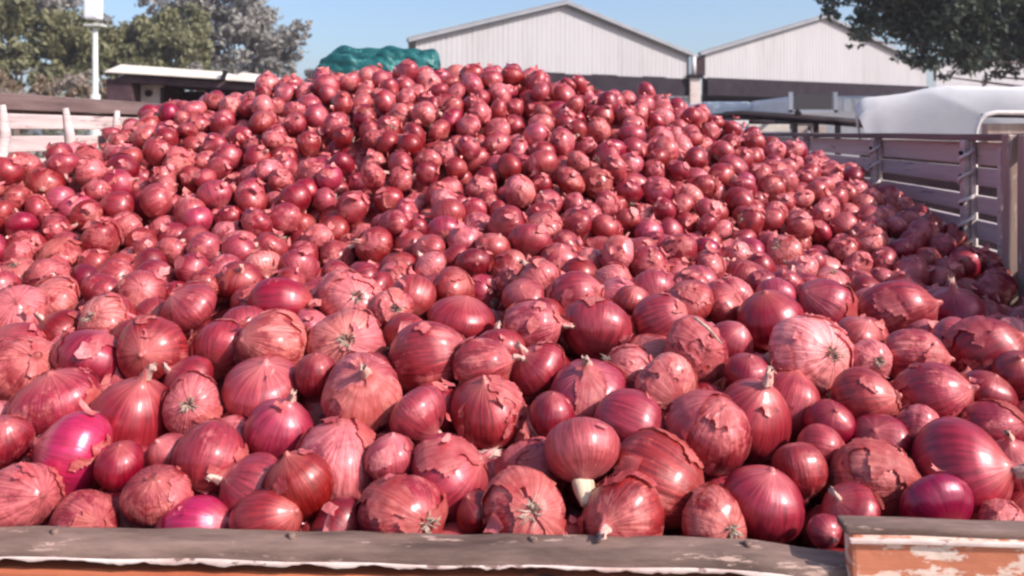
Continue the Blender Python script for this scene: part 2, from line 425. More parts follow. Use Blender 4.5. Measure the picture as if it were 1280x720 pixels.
# pale blue building seen under the second shed
bl = thing('far_building', 'pale blue building with a white framed window seen under the second shed', 'building', P(17, 58, -EYE))
MB().box((0, 0, 2.2), (22, 6, 4.4)).build('wall', M['pale_blue'], bl)
MB().box((0, 0, 4.5), (22.6, 6.6, 0.2)).build('roof', M['roof_sheet'], bl)
for wx in (-5.2, 0.6):
    wf = MB()
    for c, d in (((wx, -3.03, 3.75), (2.6, 0.08, .2)), ((wx, -3.03, 2.2), (2.6, 0.08, .2)), ((wx - 1.2, -3.03, 3.0), (.2, 0.08, 1.35)), ((wx + 1.2, -3.03, 3.0), (.2, 0.08, 1.35))): wf.box(c, d)
    wo = wf.build('window', M['white_paint'], bl)
    MB().box((wx, -3.02, 3.0), (2.2, 0.03, 1.3)).build('pane', M['glass'], wo)

# ---- trees
def leaves(centres, radii, n, size, seed, flat=0.8):
    g = np.random.default_rng(seed)
    C = np.asarray(centres); Rr = np.asarray(radii)
    wgt = Rr ** 2 / (Rr ** 2).sum()
    ci = g.choice(len(C), n, p=wgt)
    d = g.normal(size=(n, 3)); d /= np.linalg.norm(d, axis=1)[:, None]
    rr = Rr[ci] * (0.35 + 0.65 * g.random(n) ** 0.5) * (1 + 0.18 * g.normal(size=n))
    p = C[ci] + d * rr[:, None] * np.array([1, 1, flat])
    u = g.normal(size=(n, 3)); u /= np.linalg.norm(u, axis=1)[:, None]
    v = np.cross(u, g.normal(size=(n, 3))); v /= np.linalg.norm(v, axis=1)[:, None]
    s = size * (0.6 + 0.8 * g.random(n))[:, None]
    V = np.stack([p - u * s, p + v * s * 0.45, p + u * s, p - v * s * 0.45], 1).reshape(-1, 3)
    return V, np.arange(4 * n).reshape(-1, 4)

def tree(name, label, base, h, crown, n, size, mat, seed, cat='tree', trunk_r=0.18, group=None, lean=(0, 0), dens=14):
    """crown: list of (dx,dy,dz,r) lobes over the base"""
    g = random.Random(seed)
    root = thing(name, label, cat, base, 0, group)
    cs, rs, tips = [], [], []
    for (x, y, z, r) in crown:
        tips.append(Vector((x, y, z)))
        k = max(9, int(r * r * dens))
        for i in range(k):
            d = Vector((g.gauss(0, 1), g.gauss(0, 1), g.gauss(0, 1))).normalized() * r * g.uniform(0.35, 1.0)
            cs.append((x + d.x, y + d.y, z + d.z * 0.8)); rs.append(min(.6, r * g.uniform(0.13, 0.36)))
    V, Q = leaves(cs, rs, n, size, seed)
    mb = MB()
    top = Vector((lean[0], lean[1], h))
    mb.tube([(0, 0, -0.2), (lean[0] * .2, lean[1] * .2, h * 0.35), (lean[0] * .6, lean[1] * .6, h * 0.7), top], [trunk_r * 1.3, trunk_r, trunk_r * .8, trunk_r * .5], 9)
    mb.build('trunk', M['bark'], root)
    for tp in tips:
        st = top * g.uniform(0.6, 0.95)
        mid = (st + tp) / 2 + Vector((g.uniform(-.2, .2), g.uniform(-.2, .2), .1))
        MB().tube([st, mid, tp], [trunk_r * .32, trunk_r * .2, trunk_r * .08], 6).build('limb', M['bark'], root)
    mb = MB()
    for c in cs[::3]:
        tp = min(tips, key=lambda q: (q - Vector(c)).length)
        mb.tube([tp, (tp + Vector(c)) / 2 + Vector((0, 0, g.uniform(-.1, .1))), c], [trunk_r * .13, trunk_r * .08, trunk_r * .03], 4)
    tag(mb.build('twigs', M['bark'], root), kind='stuff')
    link('crown', mesh_np('crown', V, Q, False), mat, root)
    return root

def base_at(px, D): return (((px - 640) / F) * D, D, 0)
def lobes(px0, D, lst):
    s = D / F
    return [((a - px0) * s, dy, EYE + (HY - b) * s, r * s) for (a, b, r, dy) in lst]
tree('broad_tree', 'olive green bushy tree at the far edge, behind the pale left slats', base_at(20, 30), 3.2, lobes(20, 30, [(0, 60, 55, 0), (60, 45, 52, .6), (15, 15, 50, -.4), (75, 85, 40, .4), (90, 60, 36, .9), (-60, 30, 60, 0), (40, 95, 40, -.6)]), 15000, 0.14, M['leaf_olive'], 3)
tree('broad_tree', 'olive tree with thin grey top just right of the lamp post', base_at(150, 33), 3.5, lobes(150, 33, [(140, 60, 46, 0), (190, 50, 50, .5), (105, 70, 38, 0), (165, 88, 45, -.6), (225, 70, 44, 0), (150, 55, 45, .8), (205, 30, 40, .9), (100, 45, 34, .5)]), 19000, 0.13, M['leaf_olive'], 5)
tree('thin_tree', 'tall tree, haze grey put into its leaf colour, sky showing through its crown', base_at(290, 36), 5.0, lobes(290, 36, [(235, 12, 46, 0), (290, 5, 55, .5), (330, 35, 52, 0), (270, 50, 48, -.6), (372, 40, 26, 0), (350, 70, 45, 0), (300, 95, 48, 0)]), 11000, 0.13, M['leaf_haze_grey'], 8)
tree('thin_tree', 'tree coloured grey for haze, behind the lamp post, rising out of frame', base_at(90, 40), 5.4, lobes(90, 40, [(70, -5, 40, 0), (30, 5, 42, .5), (110, 25, 30, 0), (200, -5, 32, 0)]), 5500, 0.14, M['leaf_haze_grey'], 12)
tree('low_bush', 'brown bush coloured greyer for haze, under the thin tree, beside the green tarpaulin', base_at(330, 28), 1.0, lobes(330, 28, [(300, 110, 28, 0), (345, 100, 30, .2), (385, 100, 26, 0), (255, 100, 28, 0)]), 9000, 0.09, M['leaf_haze_grey'], 14, 'bush', 0.06)
tree('low_bush', 'dry brown bush at the foot of the olive trees', base_at(60, 26), 0.9, lobes(60, 26, [(5, 105, 24, 0), (45, 112, 22, .2), (85, 108, 24, 0), (-40, 110, 26, 0), (130, 110, 24, 0)]), 10000, 0.07, M['leaf_dry'], 15, 'bush', 0.05)
tree('low_bush', 'pale pinkish bush beside the foot of the lamp post', base_at(90, 23), 0.8, lobes(90, 23, [(88, 103, 12, 0), (104, 98, 12, .1), (70, 112, 9, 0)]), 2600, 0.05, M['leaf_pink'], 16, 'bush', 0.04)
tree('low_bush', 'yellowish dry grass clump over the pale slats', base_at(20, 20), 0.7, lobes(20, 20, [(8, 114, 7, 0), (26, 117, 6, 0), (40, 120, 6, .1), (-15, 115, 8, 0)]), 1800, 0.04, M['leaf_pink'], 17, 'plant', 0.03)
tree('shade_tree', 'large dark green tree hanging over the white sheds', base_at(1400, 17), 4.2,
     lobes(1400, 17, [(1262, 84, 26, 0), (1238, 96, 16, 0), (1180, 96, 14, 0), (1045, 4, 30, 0), (1090, 30, 30, .2), (1062, 52, 16, -.2), (1130, 10, 52, .6), (1150, 66, 34, 0), (1200, 25, 62, 0), (1210, 78, 34, -.5), (1255, 50, 50, .3), (1290, 20, 60, 0), (1150, -60, 90, 0), (1260, -80, 100, .8), (1350, 30, 70, 0)]), 62000, 0.075, M['leaf_dark'], 21, 'tree', 0.15, dens=80)
g = np.random.default_rng(5)     # far tree line as one mass
cs = [(x, 75 + g.uniform(-5, 5), g.uniform(1, 4.5)) for x in np.linspace(-60, 60, 70)]
V, Q = leaves(cs, [2.6] * 70, 16000, 0.3, 9)
tag(link('tree_line', mesh_np('tree_line', V, Q, False), M['leaf_olive']), 'hazy line of far trees behind the market yard', 'trees', kind='stuff')

# ---- lamp post
lp = thing('street_lamp', 'slim pale lamp post with a white head in front of the olive trees', 'street lamp', base_at(119, 20))
MB().tube([(0, 0, 0), (0, 0, 1.5), (0, 0, EYE + 2.55)], [0.10, 0.085, 0.055], 12).build('pole', M['lamp_pole'], lp)
MB().tube([(0, 0, 0), (0, 0, 2.0), (0, 0, EYE + 0.88)], [0.16, 0.15, 0.11], 12).build('base_sleeve', M['lamp_pole'], lp)
MB().box((-.02, -0.05, EYE + 2.95), (0.34, 0.3, 0.62)).build('lamp_head', M['lamp_white'], lp, bev=0.05)
MB().box((0, 0, EYE + 2.5), (0.42, 0.3, 0.05)).build('bracket', M['lamp_pole'], lp, bev=0.01)

# ---- parked vehicle with cream roof, left behind the heap
D = 11.5; s = D / F
v = thing('parked_truck', 'dark parked truck with a flat cream roof beside the lamp post', 'truck', P((235 - 640) * s, D + 1.0, -EYE))
X = lambda px: (px - 235) * s
Z = lambda py: EYE + (HY - py) * s
def roofpoly(pa, pb, ya, yb, thick, y0, y1, nm, mm, lift=0):
    fr = [(X(pa), y0, Z(ya + thick)), (X(pb), y0, Z(yb + thick)), (X(pb) - .06, y0 + .05, Z(yb)), (X(pa) + .22, y0 + .05, Z(ya))]
    bk = [(x, y1, z + lift) for (x, y, z) in fr]
    MB().poly(fr, bk).build(nm, mm, v, bev=0.012)
roofpoly(128, 278, 80, 89, 10, -1.0, 1.2, 'roof_sheet', M['cream_roof'])
roofpoly(280, 341, 90, 94, 10, -1.0, 1.2, 'roof_sheet', M['cream_roof'])
MB().bar((X(279), -1.02, Z(100)), (X(283), -1.02, Z(88)), 0.06, 0.05).build('roof_strap', M['dark_tube'], v)
roofpoly(130, 336, 92, 105, 9, -0.92, 1.1, 'roof_frame', M['dark_body'])
MB().box((X(235), 1.1, 1.9), (2.2, 0.1, 1.9)).build('rear_wall', M['dark_body'], v)
MB().poly([(X(128), -.9, Z(98)), (X(160), -.9, Z(98)), (X(164), -.9, 1.0), (X(134), -.9, 1.0)], [(X(128), 1.0, Z(98)), (X(160), 1.0, Z(98)), (X(164), 1.0, 1.0), (X(134), 1.0, 1.0)]).build('door_panel', M['dark_body'], v)
wn = MB().box((X(175), -0.6, Z(116)), (0.30, 0.06, 0.26)).build('window', M['sack'], v)
MB().tube([(X(172), -0.66, Z(115)), (X(172), -0.635, Z(115))], 0.05, 14).build('round_vent', M['dark_tube'], wn)
for px in (192, 250, 300): MB().bar((X(px), -.7, 1.0), (X(px), -.7, Z(108)), .05, .05, (0, 1, 0)).build('upright', M['dark_tube'], v)
MB().box((X(232), 0.1, 1.2), (2.35, 2.1, 0.75)).build('body', M['dark_body'], v, bev=0.04)
for sx in (-0.85, 0.85):
    for sy in (-0.9, 0.9): MB().tube([(sx - .12, sy, 0.45), (sx + .12, sy, 0.45)], 0.45, 20).build('wheel', M['tyre'], v)

# ---- dark hooped trailer right of the column
D = 7.5; s = D / F; ox = 985
hv = thing('hooped_trailer', 'trailer with a thick dark rounded hoop and pale boards below, left of the white canvas', 'trailer', P((ox - 640) * s, D, -EYE))
X = lambda px: (px - ox) * s
Z = lambda py: EYE + (HY - py) * s
pts = [(893, 200), (893, 165), (893.5, 152), (898, 146), (908, 143), (930, 143), (980, 146), (1040, 151), (1100, 157)]
rr = [.018, .018, .02, .024, .03, .034, .036, .038, .04]
MB().tube([(X(a), 0, Z(b)) for a, b in pts], rr, 12).build('hoop', M['dark_tube'], hv, noise=0.004)
MB().tube([(X(a), 1.6, Z(b + 1)) for a, b in pts], rr, 12).build('hoop', M['dark_tube'], hv, noise=0.004)
for px, pz in ((920, 142), (980, 145), (1040, 150)): MB().tube([(X(px), 0, Z(pz)), (X(px), 1.6, Z(pz + 1))], 0.02, 8).build('crossbar', M['dark_tube'], hv)
MB().bar((X(994), -0.02, Z(138)), (X(999), -0.02, Z(144)), 0.03, 0.04).build('hook', M['dark_tube'], hv)
for i, (a, b_, y0, y1, mm) in enumerate(((896, 945, 150, 155, 'white_paint'), (947, 1000, 155, 165, 'cream_roof'), (1006, 1026, 157, 169, 'sack'), (1034, 1052, 157, 169, 'sack'), (896, 960, 160, 172, 'slat_white'))):
    MB().box((X((a + b_) / 2), 0.25 + i * .05, Z((y0 + y1) / 2)), ((b_ - a) * s, 0.04, (y1 - y0) * s)).build('board', M[mm], hv, bev=0.004)
for px in (1003, 1030, 1058): MB().bar((X(px), .2, 1.2), (X(px), .2, Z(150)), .04, .04, (0, 1, 0)).build('upright', M['dark_tube'], hv)
MB().box((X(990), 1.0, 1.35), (1.5, 2.0, 1.2)).build('body', M['dark_body'], hv, bev=0.03)
for sx in (-0.65, 0.65):
    MB().tube([(sx - .1, 1, 0.4), (sx + .1, 1, 0.4)], 0.4, 18).build('wheel', M['tyre'], hv)
# white pickup cab roofs glimpsed under the second shed
D = 20; s = D / F
pv = thing('box_truck', 'white box truck with dark window parked under the second shed', 'truck', P((992 - 640) * s, D, -EYE), 0.0)
Z = lambda py: EYE + (HY - py) * s
MB().box((0.35, 0, 1.68), (1.9, 3.2, 2.6)).build('body', M['white_paint'], pv, bev=0.12)
wn = MB().box((-.12, -1.62, Z(131)), (0.80, 0.05, 0.34)).build('window', M['glass'], pv)
fr_ = MB()
for c_, d_ in (((-.12, -1.63, Z(131) - .2), (1.04, .05, .08)), ((-.60, -1.63, Z(131)), (.08, .05, .44)), ((.36, -1.63, Z(131)), (.08, .05, .44))): fr_.box(c_, d_)
fr_.build('window_frame', M['lamp_white'], wn)
for a in (0.62, 0.86): MB().box((a, -1.62, Z(134)), (0.16, 0.05, 0.26)).build('light_panel', M['lamp_white'], pv)
for sx in (-.8, .8):
    for sy in (-1, 1): MB().tube([(sx - .1, sy, 0.35), (sx + .1, sy, 0.35)], 0.35, 18).build('wheel', M['tyre'], pv)
pv = thing('white_van', 'pale blue white van behind the dark hoop, beside the cream shed column', 'van', P((928 - 640) * s, D + 3, -EYE), 0.0)
MB().box((0, 0, 1.66), (1.3, 3.4, 2.6)).build('body', M['pale_blue'], pv, bev=0.15)
MB().box((0.1, -1.72, 1.5), (1.0, 0.05, 0.5)).build('window', M['glass'], pv)
for sx in (-.8, .8):
    for sy in (-1, 1): MB().tube([(sx - .1, sy, 0.35), (sx + .1, sy, 0.35)], 0.35, 18).build('wheel', M['tyre'], pv)

# ---- truck under white canvas, right
D = 5.0; s = D / F; ox = 1068
cv = thing('canvas_truck', 'truck loaded high under a bulging white canvas cover behind the right slats', 'truck', P((ox - 640) * s, D, -EYE), -0.39)
nu, nv = 90, 60
V = []
U = np.linspace(0, 1, nu); 
def outline_top(px):
    return np.interp(px, [1066, 1074, 1095, 1130, 1160, 1180, 1215, 1290, 1420, 1500], [134, 126, 124, 120, 114, 112, 113, 116, 120, 140])
for j in range(nv):
    tt = j / (nv - 1)            # 0 bottom of the front, .5 top front edge, 1 back
    for i in range(nu):
        px = 1068 + (1500 - 1068) * U[i]
        zt = (HY - outline_top(px)) * s
        a1 = px - 1068; sag = 0.006 * math.sin(a1 * .021 + 1) + 0.020 * abs(math.sin(a1 * .0137 + tt * 4.1)) ** .5 + 0.011 * abs(math.sin(a1 * .031 - tt * 6.3 + 2)) ** .5 + 0.003 * math.sin(a1 * .083 + math.sin(a1 * .03) * 3)
        if tt < 0.5:
            k = tt / 0.5
            z = -0.13 + (zt + 0.13) * min(1, k * 1.02)
            y = 0.16 * (1 - k) ** 2 * 0 + 0.05 * (k ** 6) + sag * .45 + 0.02 * math.sin(px * .012 + 1) * k
            # left edge tucks in towards the bottom
            sh = 22 * (1 - k) * max(0, 1 - U[i] * 8)
        else:
            k = (tt - 0.5) / 0.5
            sag += 0.0; y = 0.05 + k * 2.4; z = zt + 0.03 * math.sin(k * math.pi) + sag * 0.6 + 0.015 * math.sin(y * 7 + px * .02) * k; sh = 0
        e = min(U[i], 1 - U[i]) * 22
        z -= 0.03 * math.exp(-e * 3) * (tt > .4)
        V.append(((px + sh - ox) * s, y, EYE + z))
for j in range(nv):              # left hanging side
    pass
Q = [(j * nu + i, j * nu + i + 1, (j + 1) * nu + i + 1, (j + 1) * nu + i) for j in range(nv - 1) for i in range(nu - 1)]
# side curtain on the left end
nb = len(V)
for j in range(nv // 2, nv):
    p = V[j * nu]
    for k in range(8):
        V.append((p[0] + 0.008 * math.sin(p[1] * 9 + k) + 0.01 * k, p[1], p[2] - k * 0.07))
for j in range(nv - nv // 2 - 1):
    for k in range(7):
        Q.append((nb + j * 8 + k, nb + j * 8 + k + 1, nb + (j + 1) * 8 + k + 1, nb + (j + 1) * 8 + k))
link('canvas_cover', mesh_np('canvas_cover', V, Q), M['canvas'], cv)
for k, y in enumerate((-0.02,)):
    MB().tube([(0.03, y, EYE - 0.02), (2.0, y, EYE - 0.02)], 0.01, 6).build('tie_rope', M['rope'], cv)
MB().box((1.0, 1.25, 1.39), (1.95, 2.3, 1.35)).build('body', M['dark_body'], cv, bev=0.03)
for sx in (0.25, 1.7):
    MB().tube([(sx - .12, 1.2, 0.45), (sx + .12, 1.2, 0.45)], 0.45, 18).build('wheel', M['tyre'], cv)
# bent white pipe hoop of the next vehicle
D = 3.6; s = D / F
hp = thing('pipe_hoop', 'bent white pipe hoop standing in front of the white canvas near the corner post', 'pipe frame', P((1221 - 640) * s, D, -EYE))
q = lambda px, py, y=0: ((px - 1221) * s, y, EYE + (HY - py) * s)
MB().tube([q(1219, 900), q(1219, 175), q(1221, 160), q(1225, 150), q(1233, 143), q(1246, 140.5), q(1280, 141), q(1400, 141), q(1412, 150), q(1414, 175), q(1414, 900)], 0.010, 12).build('pipe', M['rope'], hp)
MB().tube([q(1240, 144, .08), q(1300, 145, .08), q(1395, 145, .08)], 0.008, 8).build('inner_pipe', M['dark_tube'], hp)
MB().box(((1330 - 1221) * s, .06, EYE + (HY - 180) * s), (180 * s, .05, 52 * s)).build('board', M['post_wood'], hp, bev=.005)

# ------------------------------------------------------------------ the truck that carries the onions
TA = 0.075                      # x drift per metre of depth: the truck's axis in view
LX = lambda d: -1.298 + TA * d
RX = lambda d: 0.946 + TA * d
tr = thing('onion_truck', 'high sided truck bed filled to the top with red onions, seen over its tailboard', 'truck', (0.1, 2.5, 0))
tinv = Matrix.Translation((-0.1, -2.5, 0))
def tb(mb, name, mm, parent=None, **kw):
    mb.bm.transform(tinv); return mb.build(name, mm, parent or tr, **kw)
def wallboard(fx, d0, d1, za, zb, off, name, mm, th=0.018, parent=None):
    n = 10
    mb = MB()
    a = Vector((fx(d0) + off, d0, EYE + (za + zb) / 2)); b_ = Vector((fx(d1) + off, d1, EYE + (za + zb) / 2 ))
    mb.bar(a, b_, th, zb - za)
    return tb(mb, name, mm, parent, bev=0.003, sub=6, noise=0.0012)
# left side: pale slats and a brown rail
def LZ(d): return 0.081
wallboard(LX, 0.80, 4.45, 0.052, 0.081, -0.010, 'rail', M['rail_brown'], 0.035)
wallboard(LX, 0.80, 4.45, 0.076, 0.090, -0.022, 'rail_cap', M['rail_brown'], 0.05)
for i, (za, zb) in enumerate(((0.008, 0.043), (-0.045, -0.008), (-0.10, -0.063), (-0.148, -0.112), (-0.2, -0.16), (-0.25, -0.21), (-0.30, -0.26), (-0.36, -0.31), (-0.42, -0.37), (-0.48, -0.43), (-0.54, -0.49))):
    wallboard(LX, 0.80, 4.45, za, zb, 0.012, 'slat', M['slat_white'])
for i, d in enumerate((0.85, 1.1, 1.35, 1.62, 1.88, 2.13, 2.36, 2.75, 3.2, 3.65, 4.1, 4.42)):
    mb = MB(); x = LX(d) + 0.03
    pts = [(x + 0.004 * math.sin(k * 1.9 + i), d + 0.010 * math.sin(k * 1.3 + i * 2), EYE - 0.6 + k * 0.066) for k in range(11)]
    mb.tube(pts, [0.012] * 10 + [0.007], 8)
    st = tb(mb, 'stake', M['slat_white'], noise=0.001)
tb(MB().bar((LX(.8) - .03, .8, EYE + .045), (LX(4.45) - .03, 4.45, EYE + .045), .03, .012), 'iron_strip', M['rail_brown'])
# right side: grey brown slats with bluish lower ones, in shade
wallboard(RX, 1.72, 4.45, -0.020, -0.004, 0.006, 'rail', M['rail_brown'], 0.05)
for i, (za, zb) in enumerate(((-0.077, -0.024), (-0.126, -0.084), (-0.190, -0.150), (-0.252, -0.208), (-0.31, -0.27), (-0.37, -0.33), (-0.43, -0.39), (-0.49, -0.45), (-0.55, -0.51))):
    wallboard(RX, 1.78 if i < 4 else 0.8, 4.45, za, zb, 0.012, 'slat', M['slat_blue'] if i in (1, 2, 3) else M['slat_grey'])
for i, d in enumerate((2.03, 2.65, 3.47, 4.3)):
    x = RX(d) - 0.016
    mb = MB(); mb.bar((x + .012, d, EYE - 0.6), (x + .012, d, EYE - 0.006), 0.012, 0.03, (0, 1, 0))
    mb.bar((x - .002, d, EYE - 0.6), (x - .002, d, EYE - 0.02), 0.014, 0.020, (0, 1, 0))
    st = tb(mb, 'stake', M['slat_white'], bev=0.002, noise=0.0012)
    pts = [(x + 0.0145 * math.cos(a), d + 0.0155 * math.sin(a) + .002 * math.sin(a * .37), EYE - 0.30 + a * 0.0085 + .003 * math.sin(a * .6)) for a in np.linspace(0, 31, 150)]
    mb = MB(); mb.tube(pts, 0.0042, 7)
    rp = tb(mb, 'rope_wrap', M['rope']); rp.parent = st
    for zz in (-.05, -.105, -.17, -.23):
        bo = tb(MB().tube([(x - .010, d, EYE + zz), (x - .016, d, EYE + zz)], .0055, 6), 'bolt', M['dark_tube']); bo.parent = st
# corner posts by the right wall's near end
def post(px, D, wd, y0, y1, mm, nm='corner_post', lean=0):
    x = (px - 640) / F * D
    mb = MB(); mb.bar((x + lean, D, EYE + (HY - y0) / F * D), (x, D, EYE + (HY - y1) / F * D), wd, wd * .9, (0, 1, 0))
    return tb(mb, nm, mm, bev=0.004, sub=4, noise=0.002)
post(1251, 1.86, 0.018, 184, 520, M['slat_white'], 'pale_stake', .006)
post(1266, 1.80, 0.030, 168, 560, M['post_wood'])
post(1290, 1.74, 0.040, 170, 560, M['post_wood'])
wallboard(RX, 0.78, 1.74, -0.075, -0.02, 0.03, 'side_plank', M['post_wood'], 0.03)
wallboard(RX, 0.78, 1.74, -0.145, -0.085, 0.03, 'side_plank', M['post_wood'], 0.03)
wallboard(RX, 0.78, 1.74, -0.215, -0.155, 0.03, 'side_plank', M['post_wood'], 0.03)
wallboard(RX, 0.78, 1.74, -0.285, -0.225, 0.03, 'side_plank', M['post_wood'], 0.03)
# headboard, bed floor, chassis, wheels, cab
tb(MB().box((0.15, 4.47, EYE - 0.42), (2.25, 0.04, 0.7)), 'headboard', M['rail_brown'], bev=.004)
tb(MB().box((-0.03, 2.62, EYE - 0.72), (2.5, 3.75, 0.05)), 'bed_floor', M['bed_floor'])
tb(MB().box((-0.03, 2.62, EYE - 0.85), (1.0, 3.6, 0.2)), 'chassis', M['dark_body'])
tb(MB().box((0.17, 5.35, 1.2), (1.7, 1.4, 1.5)), 'cab', M['orange'], bev=.06)
for sx in (-1.0, 1.05):
    for d in (1.6, 2.6, 5.6): tb(MB().tube([(sx - .13, d, .48), (sx + .13, d, .48)], .48, 22), 'wheel', M['tyre'])
# tailboard: folded steel lip, chipped edge, orange face
BS = -0.036
def by(x): return 0.795 + BS * (x + 0.1)
def board(x0, x1, yoff, z, wd, ht, nm, mm, zs=0, sub=14, noise=0.0016, bev=0.004):
    mb = MB(); mb.bar((x0, by(x0) + yoff, EYE + z), (x1, by(x1) + yoff, EYE + z + zs), wd, ht)
    return tb(mb, nm, mm, bev=bev, sub=sub, noise=noise)
# the lip is a long strip with dents
nx, ny = 220, 9
V = []
for i in range(nx):
    x = -1.32 + 2.32 * i / (nx - 1)
    dent = 0.0007 * math.sin(x * 17) + 0.0009 * math.sin(x * 41 + 1) + 0.0007 * math.sin(x * 83 + 2)
    drop = -0.012 * (1 / (1 + math.exp(-(x - 0.27) * 60)))
    for j in range(ny):
        k = j / (ny - 1)
        prof = [(0.026, -0.03), (0.026, -0.002), (0.022, 0.0), (0.015, -0.001), (0.008, -0.0025), (0.003, -0.003), (-0.002, -0.004), (-0.0055, -0.009), (-0.0065, -0.017)][j]
        V.append((x, by(x) + prof[0] + dent * (0.5 if j > 5 else 0.1), EYE - 0.384 + prof[1] + dent * 0.6 + drop))
Q = [(i * ny + j, (i + 1) * ny + j, (i + 1) * ny + j + 1, i * ny + j + 1) for i in range(nx - 1) for j in range(ny - 1)]
V = [(a - 0.1, b_ - 2.5, c) for a, b_, c in V]
tb0 = board(-1.32, 1.0, 0.010, -0.622, 0.028, 0.42, 'tailboard', M['orange'], sub=0)
lip = link('steel_lip', mesh_np('steel_lip', V, Q), M['steel_grey'], tr)
lip.parent = tb0
# chipped pale strip under the lip's front edge, ragged
V = []; nx = 400
g = np.random.default_rng(3)
rag = np.convolve(g.normal(size=nx + 12), np.ones(4) / 4, 'same')
for i in range(nx):
    x = -1.32 + 2.32 * i / (nx - 1)
    drop = -0.012 * (1 / (1 + math.exp(-(x - 0.27) * 60)))
    dent = 0.0007 * math.sin(x * 17) + 0.0009 * math.sin(x * 41 + 1)
    zt = EYE - 0.399 + drop + dent * .6
    hh = 0.0035 + 0.0028 * max(-0.9, rag[i])
    V += [(x - .1, by(x) - 0.0073 + dent * .5 - 2.5, zt), (x - .1, by(x) - 0.0090 + dent * .5 - 2.5, zt - hh * .4), (x - .1, by(x) - 0.0080 + dent * .5 - 2.5, zt - hh)]
Q = [(i * 3 + j, (i + 1) * 3 + j, (i + 1) * 3 + j + 1, i * 3 + j + 1) for i in range(nx - 1) for j in range(2)]
cp = link('chipped_edge', mesh_np('chipped_edge', V, Q), M['chip_white'], tr); cp.parent = tb0
for k, x in enumerate((-0.44, -0.21, 0.02, 0.22)):      # rivets along the lip
    rv = tb(MB().tube([(x, by(x) + .013, EYE - 0.388), (x, by(x) + .013, EYE - 0.3815)], [.0045, .003], 10), 'rivet', M['steel_grey']); rv.parent = tb0
# raised hinge block on the right end
hb = board(0.305, 0.95, -0.006, -0.395, 0.020, 0.066, 'hinge_board', M['peeling'], sub=10, noise=0.0012)
o = board(0.300, 0.95, -0.004, -0.359, 0.024, 0.008, 'hinge_cap', M['steel_grey'], sub=10, noise=0.0010, bev=.003); o.parent = hb
o = board(0.302, 0.95, -0.0175, -0.3665, 0.005, 0.004, 'bright_edge', M['chip_white'], sub=10, noise=0.0006, bev=.001); o.parent = hb
o = board(0.302, 0.95, -0.020, -0.418, 0.010, 0.008, 'lower_bead', M['chip_white'], sub=10, noise=0.0015, bev=.003); o.parent = hb

# ------------------------------------------------------------------ the heap
PD = np.array([0.70, 0.82, 0.95, 1.15, 1.45, 1.75, 2.05, 2.40, 2.55, 2.75, 3.1, 3.6, 4.5])
PZ = np.array([-.400, -.375, -.325, -.250, -.200, -.100, .068, .218, .250, .205, 0.04, -.15, -.30])
LXs = np.array([-1.4, -1.25, -1.14, -.9, -.5, -.2, 0, .1, .29, .52, .81, 1.0, 1.2])
LZs = np.array([-.19, -.17, -.145, -.075, -.02, -.005, 0, -.01, -.055, -.125, -.225, -.295, -.34])
def H(X, D):
    """top of the heap relative to the eye"""
    wgt = np.interp(D, [0.9, 1.2, 1.6, 2.0], [0.0, 0.10, 0.55, 1.0])
    bump = 0.145 * np.exp(-((D - 1.86) / 0.27) ** 2) * np.clip((-X - 0.72) / 0.38, 0, 1)
    bump = bump + 0.075 * np.exp(-((D - 1.90) / 0.25) ** 2) * np.clip((X - 0.72) / 0.25, 0, 1)
    return np.interp(D, PD, PZ) + wgt * np.interp(X, LXs, LZs) + bump

def solve(px, py, r):
    """centre of a half sunk onion of radius r whose middle shows at the pixel"""
    D = np.linspace(0.74, 2.9, 900)
    X = (px - 640) / F * D; Zr = (HY - py) / F * D
    hc = H(X, D) - r * 0.85
    k = np.argmax(Zr <= hc)
    if Zr[k] > hc[k]: k = 0
    return np.array([X[k], D[k], Zr[k]])

